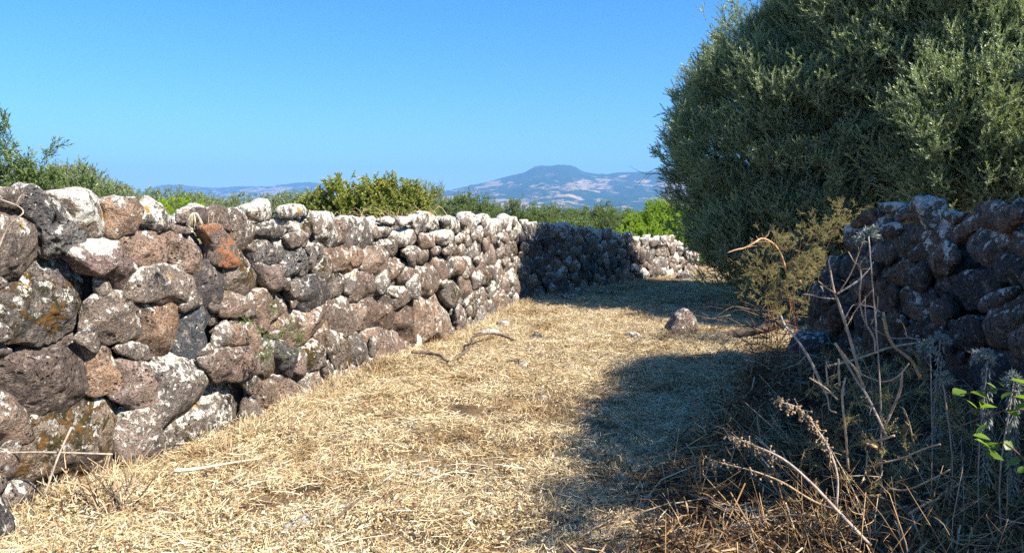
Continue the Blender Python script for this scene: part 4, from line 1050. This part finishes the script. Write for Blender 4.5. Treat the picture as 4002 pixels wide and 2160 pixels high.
# ------------------------------------------------------------------ loose rocks
def rock(label, x, y, w_, h_, kind='b', seed=1, dpt=None, sink=.25, poly=None, group=None, rot=0.0, lv=4):
    rg = np.random.default_rng(seed)
    if poly is None: poly = [(w_ / 2 * math.cos(a) * rg.uniform(.8, 1.1), h_ / 2 * math.sin(a) * rg.uniform(.8, 1.1)) for a in np.arange(0, 6.28, .7)]
    (cx, cz), v, f, size = stone_mesh(poly, lv, seed, 1.1, (dpt or w_) / 2, 6, 1.0)
    v = v[:, [0, 2, 1]]; f = f[:, ::-1]
    me = mesh_np('rock', v, f); o_ = link('rock', me, None, M_STONE); hh = v[:, 2].max()
    o_.location = (x, y, float(gz(x, y)) + hh - h_ * sink * 2 + .0); o_.rotation_euler = (0, 0, rot)
    col, li, pa, mo, pi_, ru = KIND[kind]; g = rg.uniform(.85, 1.2); o_.color = (col[0] * g, col[1] * g, col[2] * g, 1)
    o_['lichen'] = li; o_['patch'] = pa; o_['moss'] = mo; o_['pits'] = pi_; o_['rust'] = ru
    tag(o_, label, 'rock', group); return o_
G_R = 'loose rocks lying on the lane'
rock('pointed brown rock standing in sun and shade at the lane bend', 2.2, 9.75, .44, .38, 'p', 431, .36, .12, [(-.22, -.17), (-.19, -.02), (-.08, .12), (.02, .19), (.12, .16), (.19, .03), (.23, -.12), (.16, -.18), (0, -.19)], G_R)
rock('squat dark pitted rock just left of the pointed brown rock', 1.52, 9.45, .24, .14, 'v', 402, .2, .18, group=G_R)
rock('flat dark slab of rock lying on the straw past the twisted branch', .23, 8.9, .27, .10, 'd', 403, .14, .2, group=G_R, rot=-.5)
rock('reddish mossy rock half sunk in the straw nearest the viewer', -1.08, 3.72, .30, .20, 'm', 404, .24, .32, group=G_R, rot=.3)
rock('pale grey rock almost buried in straw in the middle of the lane', -.53, 4.55, .20, .10, 'g', 405, .16, .33, group=G_R)
rock('grey lichened rock at the wall foot behind the twisted branch', -.30, 10.1, .38, .2, 'w', 406, .3, .25, group=G_R)
rock('brown rock below the last boulders at the wall corner', -.12, 10.9, .3, .26, 'b', 407, .25, .25, group=G_R)
rock('dark upright rock beside the grey end of the twisted branch', .34, 9.8, .2, .16, 'd', 408, .14, .2, group=G_R)
rock('low reddish rock in the sun right at the shade line', .5, 12.4, .34, .12, 'p', 409, .25, .25, group=G_R)
rock('shaded grey rock on the ground before the dark wall', 1.05, 14.2, .36, .24, 'd', 410, .3, .2, group=G_R)
rock('small shaded rock in front of the middle of the dark wall', 1.9, 15.3, .22, .15, 'd', 411, .2, .2, group=G_R)
rock('shaded boulder where the dark wall turns into sunshine', 4.15, 18.2, .5, .32, 'd', 412, .4, .2, group=G_R)
rock('rounded grey green boulder at the bottom left corner', -2.62, 3.65, .36, .5, 'd', 413, .35, .25, group=G_R)
rock('small brown stone in the open straw before the pale buried rock', .28, 6.5, .09, .06, 'b', 414, .07, .2, group=G_R, lv=3)
rock('little dark stone in straw towards the shade edge', .85, 5.6, .08, .06, 'd', 415, .07, .2, group=G_R, lv=3)
rock('mossy stump of rock in front of the flat dark slab', .12, 7.9, .18, .13, 'm', 416, .12, .25, group=G_R, lv=3)
rock('brown slab lying in the shade of the right wall', 1.75, 5.7, .26, .07, 'r', 417, .2, .2, group=G_R, lv=3)
rock('big dark boulder at the foot of the shaded wall end', 2.98, 7.45, .62, .55, 'd', 418, .5, .15, group=G_R)
rock('lichen dotted dark boulder half under the cut stalks', 2.45, 6.3, .6, .5, 'd', 419, .5, .2, group=G_R)

# ------------------------------------------------------------------ fallen wood
def branch(name, label, pts, r0, r1, mat, cat='branch', twigs=0, seed=1, sides=8):
    rg = np.random.default_rng(seed); p = np.array(pts)
    tl = [tube(p, r0, r1, sides, .2, rg)]
    for i in range(twigs):
        a = p[rg.integers(0, len(p) - 1)]; d = rnd_dirs(1, rg)[0]; d[2] = abs(d[2]) * .6; L_ = rg.uniform(.06, .2)
        tl.append(tube([a, a + d * L_ * .5 + rg.normal(0, .01, 3), a + d * L_], r1 * .8, r1 * .3, 4, rg=rg, k=2))
    b = p.mean(0); tl = [(v - b, f) for v, f in tl]
    o_ = link(name, tubes_mesh(name, tl), None, mat); o_.location = b; tag(o_, label, cat); return o_
branch('fallen_branch', 'twisted dark branch lying at the foot of the sunlit wall', [(-1.068, 8.0, .13), (-.914, 8.1, .10), (-.763, 8.0, .09), (-.687, 7.9, .06), (-.549, 8.1, .08), (-.463, 8.5, .12), (-.461, 8.9, .14), (-.355, 9.2, .13), (-.189, 9.4, .10), (.019, 9.2, .06)], .019, .015, M_DEAD, twigs=6, seed=2)
branch('dead_branch', 'orange brown dead branch with broken spurs poking out of the dark olive', [(3.1, 8.5, .9), (2.95, 8.4, 1.2), (2.72, 8.2, 1.33), (2.55, 8.0, 1.29), (2.44, 7.95, 1.24), (2.34, 7.9, 1.225), (2.24, 7.9, 1.19)], .013, .006, bark_material('orange_dead_branch', (.50, .25, .12), (.66, .42, .25), 30), twigs=10, seed=3)
branch('fallen_branch', 'dark arched branch on the shaded ground left of the seed stalks', [(.674, 3.9, .06), (.833, 3.95, .10), (.944, 3.8, .15), (1.036, 3.7, .14), (1.114, 3.6, .10), (1.2, 3.5, .05)], .018, .013, M_DEAD, twigs=3, seed=4)
branch('fallen_branch', 'lower brown branch beneath the dark arched one', [(.723, 3.7, .05), (.861, 3.7, .1), (1.08, 3.7, .13), (1.264, 3.6, .15)], .014, .010, M_DEAD, twigs=2, seed=5)
branch('fallen_log', 'charred dark log lying beyond the pointed rock under the creeper', [(2.45, 9.55, .03), (2.79, 9.4, .09), (3.12, 9.2, .20), (3.3, 9.0, .3)], .06, .05, M_DEAD, 'log', 3, 6, 9)
branch('dead_twig', 'thin grey forked twig caught on the leftmost capstones', [(-2.518, 3.7, 1.399), (-2.452, 3.7, 1.534), (-2.375, 3.7, 1.602), (-2.44, 3.75, 1.641), (-2.551, 3.8, 1.671)], .0045, .0025, M_PALE, 'twig', 3, 7, 6)
branch('straw_sheath', 'broad pale straw sheath lying at the foot of the corner boulders', [(-2.02, 4.42, .07), (-1.9, 4.44, .075), (-1.75, 4.5, .085), (-1.55, 4.6, .09)], .014, .004, bark_material('cream_straw', (.66, .55, .36), (.80, .72, .52), 40), 'straw', 0, 8, 5)
branch('cut_stick', 'short dark stick on the straw beside the reddish sunk rock', [(-.92, 3.7, .03), (-.86, 3.78, .08), (-.80, 3.86, .11)], .008, .006, M_DEAD, 'stick', 0, 9, 6)
# bundle of cut stalks at the shade edge near the viewer
rg = np.random.default_rng(90); root = empty('stalk_bundle', (.55, 3.75, 0)); tag(root, 'fanned bundle of cut brown stalks at the near shade edge', 'stalk bundle')
for i in range(16):
    a = rg.normal(.45, .25); L_ = rg.uniform(.25, .6); c0 = np.array([rg.uniform(-.35, .25), rg.uniform(-.22, .22), rg.uniform(.02, .09)]); d = np.array([math.cos(a), math.sin(a), rg.uniform(-.02, .18)])
    link('stalk', tubes_mesh('stalk', [tube([c0 - d * L_ / 2, c0 + rg.normal(0, .02, 3), c0 + d * L_ / 2], rg.uniform(.004, .008), .003, 6, rg=rg)]), root, M_STALK if rg.random() < .7 else M_DEAD)

STALKS=[
('stalk_main',0.013,0.006,[(1.629,3.5,0.845),(1.59,3.483,0.952),(1.544,3.467,1.072),(1.492,3.45,1.197),(1.466,3.433,1.243),(1.448,3.417,1.288),(1.42,3.4,1.396)]),
('b1',0.006,0.003,[(1.456,3.4,1.242),(1.411,3.375,1.266),(1.357,3.35,1.301)]),
('b2',0.006,0.003,[(1.472,3.42,1.214),(1.388,3.397,1.223),(1.346,3.373,1.236),(1.29,3.35,1.245)]),
('b3',0.008,0.004,[(1.474,3.42,1.238),(1.574,3.447,1.292),(1.632,3.473,1.337),(1.67,3.5,1.376)]),
('b4',0.005,0.003,[(1.475,3.4,1.246),(1.51,3.367,1.339),(1.524,3.333,1.426),(1.532,3.3,1.498)]),
('tall2',0.008,0.003,[(1.694,3.5,0.949),(1.681,3.487,1.024),(1.628,3.475,1.105),(1.599,3.462,1.182),(1.588,3.45,1.245),(1.587,3.438,1.3),(1.572,3.425,1.361),(1.542,3.413,1.382),(1.508,3.4,1.429)]),
('b5',0.004,0.002,[(1.568,3.42,1.361),(1.573,3.4,1.389)]),
('b6',0.004,0.002,[(1.52,3.42,1.083),(1.559,3.43,1.152),(1.589,3.44,1.185),(1.645,3.45,1.251)]),
('b7',0.004,0.002,[(1.512,3.42,1.123),(1.538,3.43,1.166),(1.562,3.44,1.185),(1.627,3.45,1.177)]),
('b8',0.005,0.004,[(1.628,3.45,1.082),(1.618,3.45,1.15),(1.614,3.45,1.224)]),
('b9',0.005,0.004,[(1.647,3.45,1.095),(1.669,3.45,1.15),(1.674,3.45,1.224)]),
('thick3',0.013,0.011,[(1.912,3.5,0.831),(1.854,3.475,0.919),(1.756,3.45,0.993),(1.707,3.425,1.065),(1.675,3.4,1.156)]),
('b10',0.004,0.003,[(1.665,3.4,1.156),(1.624,3.4,1.18),(1.57,3.4,1.19)]),
('b11',0.005,0.003,[(1.904,3.5,1.015),(1.833,3.483,1.025),(1.756,3.467,1.028),(1.659,3.45,1.068)]),
('b12',0.004,0.002,[(1.842,3.5,1.022),(1.819,3.5,1.088),(1.787,3.5,1.116)]),
('horiz4',0.009,0.008,[(1.385,3.3,0.931),(1.458,3.35,0.931),(1.579,3.4,0.948),(1.736,3.45,0.986),(1.891,3.5,1.001)]),
('cut5',0.011,0.007,[(1.431,3.4,0.785),(1.426,3.44,0.816),(1.37,3.48,0.946),(1.321,3.52,1.029),(1.292,3.56,1.072),(1.284,3.6,1.116)]),
('cut6',0.011,0.008,[(1.558,3.3,0.829),(1.516,3.3,0.914),(1.475,3.3,0.96),(1.42,3.3,1.032)]),
('cut7',0.009,0.008,[(1.447,3.3,0.842),(1.452,3.325,0.902),(1.46,3.35,0.954)]),
('cut8',0.006,0.005,[(1.395,3.3,0.842),(1.386,3.3,0.908),(1.385,3.3,0.947)]),
('curve9',0.006,0.005,[(1.748,3.3,0.941),(1.724,3.35,0.87),(1.684,3.4,0.839),(1.626,3.45,0.856),(1.607,3.5,0.873)]),
('L1',0.012,0.004,[(1.417,2.9,0.294),(1.3,2.96,0.418),(1.219,3.02,0.507),(1.122,3.08,0.587),(1.008,3.14,0.629),(0.931,3.2,0.652)]),
('L2',0.008,0.003,[(1.321,3.0,0.401),(1.251,3.06,0.412),(1.14,3.12,0.471),(1.038,3.18,0.498),(0.946,3.24,0.506),(0.871,3.3,0.515)]),
('L3',0.008,0.004,[(1.321,3.0,0.406),(1.328,3.02,0.534),(1.294,3.04,0.647),(1.241,3.06,0.733),(1.181,3.08,0.801),(1.102,3.1,0.823)]),
('L4',0.006,0.004,[(1.235,3.0,0.376),(1.136,3.1,0.335),(1.036,3.2,0.269),(0.97,3.3,0.187)]),
('L5',0.009,0.008,[(1.454,3.2,0.498),(1.45,3.233,0.656),(1.445,3.267,0.802),(1.471,3.3,0.879)]),
('L6',0.009,0.008,[(1.613,3.2,0.645),(1.556,3.267,0.802),(1.528,3.333,0.872),(1.467,3.4,1.01)]),
('L8',0.006,0.005,[(1.396,3.2,0.805),(1.368,3.25,0.841),(1.31,3.3,0.879)]),
('L9',0.006,0.005,[(1.391,3.2,0.749),(1.392,3.267,0.746),(1.403,3.333,0.8),(1.371,3.4,0.857)]),
('L10',0.01,0.007,[(1.574,3.2,0.596),(1.487,3.133,0.638),(1.507,3.067,0.665),(1.544,3.0,0.708)]),
('L11',0.008,0.005,[(1.612,3.3,0.486),(1.696,3.233,0.536),(1.76,3.167,0.6),(1.788,3.1,0.641)]),
('L12',0.01,0.007,[(1.641,3.3,0.63),(1.659,3.2,0.832),(1.617,3.1,0.943)]),
('L13',0.006,0.004,[(1.73,3.2,0.617),(1.679,3.15,0.722),(1.63,3.1,0.789)]),
('L14',0.008,0.005,[(1.629,3.2,0.414),(1.669,3.133,0.432),(1.73,3.067,0.497),(1.774,3.0,0.567)]),
('L15',0.005,0.004,[(1.417,3.0,0.508),(1.458,3.05,0.543),(1.485,3.1,0.614)]),
('L16',0.008,0.006,[(1.615,3.0,0.382),(1.678,3.0,0.422),(1.741,3.0,0.449)])]
SD = {s[0]: s for s in STALKS}
def shrub_of(name, label, cat, keys, mats, base):
    root = empty(name, base); tag(root, label, cat); b = np.array(base)
    for i, kx in enumerate(keys):
        _, r0, r1, pts = SD[kx]; rg = np.random.default_rng(500 + i + len(keys))
        tl = [tube(np.array(pts) - b, r0 * .62, r1 * .62, 7, .12, rg)]
        for j in range(rg.integers(2, 6)):                        # broken side spurs
            q = smooth_line(pts, 4) - b; a = q[rg.integers(1, len(q))]; d = rnd_dirs(1, rg)[0] * rg.uniform(.015, .05); tl.append(tube([a, a + d], r1 * .45, r1 * .2, 4, rg=rg))
        link('stalk', tubes_mesh('stalk', tl), root, mats[i % len(mats)])
    return root
d1 = shrub_of('dead_shrub', 'tall pruned dead shrub with pale forked stalks before the shaded wall', 'dead shrub', ['stalk_main', 'b1', 'b2', 'b3', 'b4', 'tall2', 'b5', 'b6', 'b7', 'b8', 'b9', 'b10', 'b11', 'b12'], [M_PALE, M_STALK, M_PALE], (1.75, 3.5, 0))
d2 = shrub_of('cut_shrub', 'cut back shrub of thick tan stalks with chopped ends', 'cut shrub', ['thick3', 'horiz4', 'cut5', 'cut6', 'cut7', 'cut8', 'curve9', 'L5', 'L6', 'L8', 'L9', 'L12', 'L13'], [M_STALK, M_STALK, M_PALE], (1.6, 3.4, 0))
d3 = shrub_of('seed_shrub', 'low dead shrub arching left with beaded dry seed heads', 'dead shrub', ['L1', 'L2', 'L3', 'L4'], [M_PALE, M_STALK], (1.2, 3.0, 0))
d4 = shrub_of('broken_shrub', 'broken thick dead wood stumps low among the brambles at right', 'dead wood', ['L10', 'L11', 'L14', 'L15', 'L16'], [M_STALK], (1.75, 3.1, 0))
# beaded seed heads
rg = np.random.default_rng(95); iv, if_ = ICO[1]; 
for kx, lo_ in (('L1', .62), ('L3', .35), ('L2', .4), ('L4', .5)):
    q = smooth_line(SD[kx][3], 8); q = q[int(len(q) * lo_):]; V, F, o_ = [], [], 0; st = []
    for i in range({'L1': 70, 'L3': 150, 'L2': 30, 'L4': 40}[kx]):
        a = q[rg.integers(0, len(q))]; c0 = a + rg.normal(0, .014, 3) + np.array([0, 0, -abs(rg.normal(0, .014))]); r = rg.uniform(.0032, .0058)
        V.append(iv * r + c0); F.append(if_ + o_); o_ += len(iv); st.append((a, c0))
    b = np.array((1.2, 3.0, 0)); tl = [tube([a - b, c0 - b], .0014, .001, 3, rg=rg) for a, c0 in st]
    o = link('seed_head', mesh_np('seed_head', np.vstack(V) - b, np.vstack(F)), d3, M_SEED); o['kind'] = 'stuff'
    o = link('seed_stem', tubes_mesh('seed_stem', tl), d3, M_PALE); o['kind'] = 'stuff'

# fine tangle of thin dead stems rising out of the brushwood
rg = np.random.default_rng(97); tl, tn = [], []
for i in range(950):
    y = 2.7 + 2.6 * rg.random() ** 1.4; x0_ = np.interp(y, [2.7, 3.5, 4.6, 5.6], [.75, .95, 1.45, 1.9]); x = x0_ + (2.75 - x0_) * rg.random() ** .8
    h_ = rg.uniform(.05, .62) * min(1, .35 + (x - x0_) * 1.1); a = rg.uniform(0, 6.28); ln_ = rg.uniform(.1, .55)
    p0 = np.array([x, y, float(gz(x, y))]); p1 = p0 + np.array([math.cos(a) * ln_, math.sin(a) * ln_, h_]); pm = (p0 + p1) / 2 + rg.normal(0, .05, 3)
    r = rg.uniform(.0012, .0036); t_ = rg.choice([.5, .7, .8, .9, 1.0]); tl.append(tube([p0, pm, p1], r, r * .5, 4, rg=rg, k=3)); tn.append(t_)
    for j in range(rg.integers(1, 5)):
        b0 = pm * (1 - rg.random()) + p1 * rg.random() if False else pm + (p1 - pm) * rg.random(); d = rnd_dirs(1, rg)[0]; d[2] = abs(d[2]) * .7; L_ = rg.uniform(.04, .16)
        tl.append(tube([b0, b0 + d * L_ * .5 + rg.normal(0, .012, 3), b0 + d * L_], r * .6, r * .3, 3, rg=rg, k=2)); tn.append(t_)
o = link('dry_stems', tubes_mesh('dry_stems', tl, tn), None, M_TWIG); o['kind'] = 'stuff'; o['label'] = 'tangle of thin tan dead stems rising round the cut shrubs'
pp = np.stack([rg.uniform(1.5, 2.2, 70), rg.uniform(3.2, 3.9, 70), rg.uniform(.25, .85, 70)], 1)
o = scatter('thorny_sprigs', pp, dir_to_rot(rnd_dirs(70, rg) + np.array([0, 0, .3])), rg.uniform(.35, .8, 70), COLL['aspa'], None, 99); o['kind'] = 'stuff'; o['label'] = 'dry yellow thorny sprigs caught in the cut shrubs'
# small pebbles and crumbs of basalt through the straw
rg = np.random.default_rng(98); V, F, o_ = [], [], 0; iv2, if2 = ICO[2]
for i in range(420):
    y = 3.2 + 14 * rg.random() ** 1.5; lx = np.interp(y, [p[1] for p in W1], [p[0] for p in W1]); x = rg.uniform(lx, 2.6); s_ = rg.uniform(.008, .03)
    q = iv2 * np.array([1, rg.uniform(.6, 1), rg.uniform(.4, .8)]) * s_; q = q + iv2 * (noise3(iv2 * 1.7 + i, 4) * .3 * s_)[:, None]
    V.append(q + (x, y, float(gz(x, y)) + .012)); F.append(if2 + o_); o_ += len(iv2)
o = link('pebbles', mesh_np('pebbles', np.vstack(V), np.vstack(F)), None, M_STONE); o['kind'] = 'stuff'; o['label'] = 'small dark basalt pebbles among the straw'; o.color = (.2, .15, .12, 1)

# silver wormwood sprays
def wormwood(label, x, y, z, r, stem_to, seed, droop=False):
    rg = np.random.default_rng(seed); g0 = (stem_to[0], stem_to[1], float(gz(*stem_to)))
    root = empty('wormwood', g0); tag(root, label, 'wormwood', 'silver wormwood sprays'); b = np.array(g0); top = np.array([x, y, z]) - b
    link('stem', tubes_mesh('stem', [tube([(0, 0, 0), top * .5 + rg.normal(0, .03, 3), top], .004, .003, 5, rg=rg)]), root, M_PALE)
    B, D, Nn, = [], [], []
    for s in range(11):
        a = rg.normal(seed % 6, 1.3); e = rg.uniform(-.3, 1.3); d = np.array([math.cos(a) * math.cos(e), math.sin(a) * math.cos(e), math.sin(e)])
        L_ = r * rg.uniform(.5, 1.0)
        for t in np.linspace(.25, 1, 9):
            for k in range(3):
                B.append(top + d * L_ * t * .8 + np.array([0, 0, -.25 * L_ * t * t])); q = d * .7 + rnd_dirs(1, rg)[0] * .8; D.append(q / np.linalg.norm(q)); Nn.append(rnd_dirs(1, rg)[0])
    if droop:
        for t in rg.uniform(.45, .98, 330):
            a = rg.uniform(0, 6.28); B.append(top * t + np.array([math.cos(a), math.sin(a), 0]) * rg.uniform(.003, .018)); q = np.array([math.cos(a) * .5, math.sin(a) * .5, -1]); D.append(q / np.linalg.norm(q)); Nn.append(rnd_dirs(1, rg)[0])
    B, D, Nn = np.array(B), np.array(D), np.array(Nn); m = len(B)
    v, f, t = leaves(B, D, Nn, rg.uniform(.018, .034, m), rg.uniform(.003, .006, m), rg.random(m))
    link('foliage', mesh_np('foliage', v, f, False, {'tone': t}), root, M_SILV)
wormwood('silvery spray topping the tallest forked stalk against the sunlit capstones', 1.549, 3.3, 1.50, .085, (1.72, 3.42), 601)
wormwood('silver spray at the right tip of the long horizontal stalk', 1.95, 3.5, .98, .09, (1.99, 3.5), 602)
wormwood('white wilted spray with drooping leaves near the right edge', 2.0, 3.15, 1.0, .08, (2.03, 3.15), 603, True)
wormwood('wilted silver spray bending at the very right edge above the green leaves', 2.0, 2.98, .93, .07, (2.05, 3.0), 604, True)
wormwood('small silver spray on a straight thin stem left of the white wilted one', 1.93, 3.35, .86, .05, (1.95, 3.36), 605)
wormwood('grey withered spray hanging just behind the horizontal stalk tip', 2.11, 3.7, .98, .06, (2.12, 3.7), 606, True)
for i, (x, y) in enumerate([(.62, 4.15), (.72, 4.45), (.95, 4.0)]):
    wormwood(['grey dried tuft low in the shade by the near shade line', 'upper grey dried tuft on the shaded straw', 'third grey tuft lying closest to the seed heads'][i], x, y, .1, .07, (x, y), 610 + i)

# bramble with green leaves at the right edge
rg = np.random.default_rng(620); root = empty('bramble', (1.85, 2.8, 0)); tag(root, 'green leaved bramble in sun and shade at the right edge', 'bramble')
b = np.array((1.85, 2.8, 0)); stems = [[(1.95, 2.7, .2), (1.95, 2.75, .7), (1.88, 2.8, .93), (1.74, 2.9, .90)], [(2.0, 2.7, .2), (1.98, 2.7, .8), (1.86, 2.75, .88), (1.72, 2.85, .79)], [(1.95, 2.6, .1), (1.92, 2.7, .6), (1.83, 2.75, .75), (1.80, 2.8, .70)]]
for s in stems: link('stem', tubes_mesh('stem', [tube(np.array(s) - b, .004, .002, 5, rg=rg)]), root, M_RED)
def leaf_mesh(seed):
    rg2 = np.random.default_rng(seed); t = np.linspace(0, 1, 7); w_ = .5 * np.sin(np.pi * t ** .75) * (1 + .14 * rg2.uniform(-1, 1, 7)); w_[0] = .02; w_[-1] = 0.01
    z = -.18 * t ** 2
    V = [(0, tt, zz) for tt, zz in zip(t, z)] + [(ww * .62, tt, zz + .12 * ww) for ww, tt, zz in zip(w_, t, z)] + [(-ww * .62, tt, zz + .12 * ww) for ww, tt, zz in zip(w_, t, z)]
    F = [(i, i + 7, i + 8, i + 1) for i in range(6)] + [(i + 1, i + 15, i + 14, i) for i in range(6)]
    return mesh_np('leaf', np.array(V) , np.array(F), True, {'tone': np.full(12, rg2.uniform(.4, 1))})
lm_ = [leaf_mesh(i) for i in range(4)]
for m_ in lm_: m_.materials.append(M_BRAM)
for i in range(34):
    s = smooth_line(stems[i % 3], 6); a = s[rg.integers(int(len(s) * .35), len(s))] - b
    o = bpy.data.objects.new('leaf', lm_[i % 4]); C.objects.link(o); o.parent = root
    o.location = a + rg.normal(0, .022, 3); o.rotation_euler = (rg.uniform(-.5, .9), rg.uniform(-.7, .7), rg.uniform(0, 6.28)); k = rg.uniform(.045, .075); o.scale = (k, k, k)

# dry stems at the bottom left
rg = np.random.default_rng(630); root = empty('dry_stem_clump', (-2.15, 4.0, 0)); tag(root, 'clump of bent dry stems at the foot of the leftmost boulders', 'dry stems'); b = np.array((-2.15, 4.0, 0))
for i in range(34):
    a = rg.uniform(0, 6.28); h_ = rg.uniform(.12, .36); base = np.array([rg.normal(0, .09), rg.normal(0, .09), 0]); tip = base + np.array([math.cos(a) * h_ * .6, math.sin(a) * h_ * .6, h_])
    link('stem', tubes_mesh('stem', [tube([base, base * .5 + tip * .5 + rg.normal(0, .03, 3), tip + np.array([0, 0, -.08 * rg.random()])], .0045, .0025, 5, rg=rg)]), root, M_STALK if i % 2 else M_DEAD)
for pts in ([(-2.75, 3.95, .33), (-2.45, 3.9, .35), (-2.1, 3.9, .34)], [(-2.28, 3.85, .5), (-2.33, 3.8, .35), (-2.38, 3.75, .16)]):
    link('stem', tubes_mesh('stem', [tube(np.array(pts) - b, .006, .005, 5, rg=rg)]), root, M_PALE)
# little leafy sprig growing out of the wall, withered thistle head on the capstones
bush('wall_sprig', 'thin dark leafy sprig growing from the wall joints above the white specked boulder', 'sprig', 'shrub', [(-1.80, 5.55, .78, .10, .06, .10), (-1.70, 5.5, .62, .12, .06, .08)], 10, 4, 640, scale=(.3, .55), spread=.03, up=.2, jitter=.8, r0=.003, nl=8, bark=M_DEAD)
root = empty('withered_plant', (-1.93, 4.62, 1.52)); tag(root, 'withered straw coloured plant head on top of the left wall', 'dead plant'); rg = np.random.default_rng(641)
tl = []
for i in range(34):
    a = rg.uniform(0, 6.28); k_ = rg.uniform(.6, 1.3); tl.append(tube([(0, 0, .085), (.02 * k_ * math.cos(a), .02 * k_ * math.sin(a), .07), (.042 * k_ * math.cos(a), .042 * k_ * math.sin(a), rg.uniform(-.02, .03))], .0016, .001, 4, rg=rg, k=2))
link('head', tubes_mesh('head', tl, [.8] * len(tl)), root, M_STRAW)
for k in range(3): link('stem', tubes_mesh('stem', [tube([(.08 + .02 * k, 0, -.03), (.09 + .03 * k, .01, .1 - .02 * k)], .002, .0012, 4, rg=rg)]), root, M_STALK)
# dead bramble tangle over the wall top below the pear
rg = np.random.default_rng(650); root = empty('dead_bramble', (-1.6, 12.0, 1.3)); tag(root, 'tangle of tan dead bramble canes over the wall below the pear', 'dead bramble')
tl = []
for i in range(95):
    c0 = np.array([rg.normal(-.45, .55), rg.normal(.4, .5), rg.uniform(-.1, .15)]); a = rg.uniform(0, 6.28); L_ = rg.uniform(.3, .9)
    tl.append(tube([c0, c0 + np.array([math.cos(a) * L_ * .5, math.sin(a) * L_ * .5, rg.uniform(.05, .35)]), c0 + np.array([math.cos(a) * L_, math.sin(a) * L_, rg.uniform(-.1, .25)])], .0045, .002, 4, rg=rg, k=3))
o = link('canes', tubes_mesh('canes', tl), root, M_STALK); o['kind'] = 'stuff'
# bare twigs sticking out of the olive's shaded side and dead canes below the creeper
rg = np.random.default_rng(660)
for j, (lb, cx, cy, cz, n_, mt, L0) in enumerate([('bare dark twigs sticking out of the lower left side of the olive', 2.95, 12.6, 1.9, 26, M_DEAD, .7), ('grey dead canes sagging from the creeper over the dark ground', 2.75, 8.0, .45, 44, M_DEAD, .6)]):
    root = empty('dead_canes', (cx, cy, cz)); tag(root, lb, 'dead canes'); tl = []
    for i in range(n_):
        c0 = np.array([rg.normal(.15, .35), rg.normal(0, .3), rg.normal(0, .45 if j == 0 else .15)]); a = rg.normal(math.pi, .7); L_ = L0 * rg.uniform(.4, 1)
        tl.append(tube([c0, c0 + np.array([math.cos(a) * L_ * .5, math.sin(a) * L_ * .5, rg.uniform(-.05, .12)]), c0 + np.array([math.cos(a) * L_, math.sin(a) * L_, rg.uniform(-.3, .1)])], .006, .002, 4, rg=rg, k=3))
    o = link('canes', tubes_mesh('canes', tl), root, mt); o['kind'] = 'stuff'
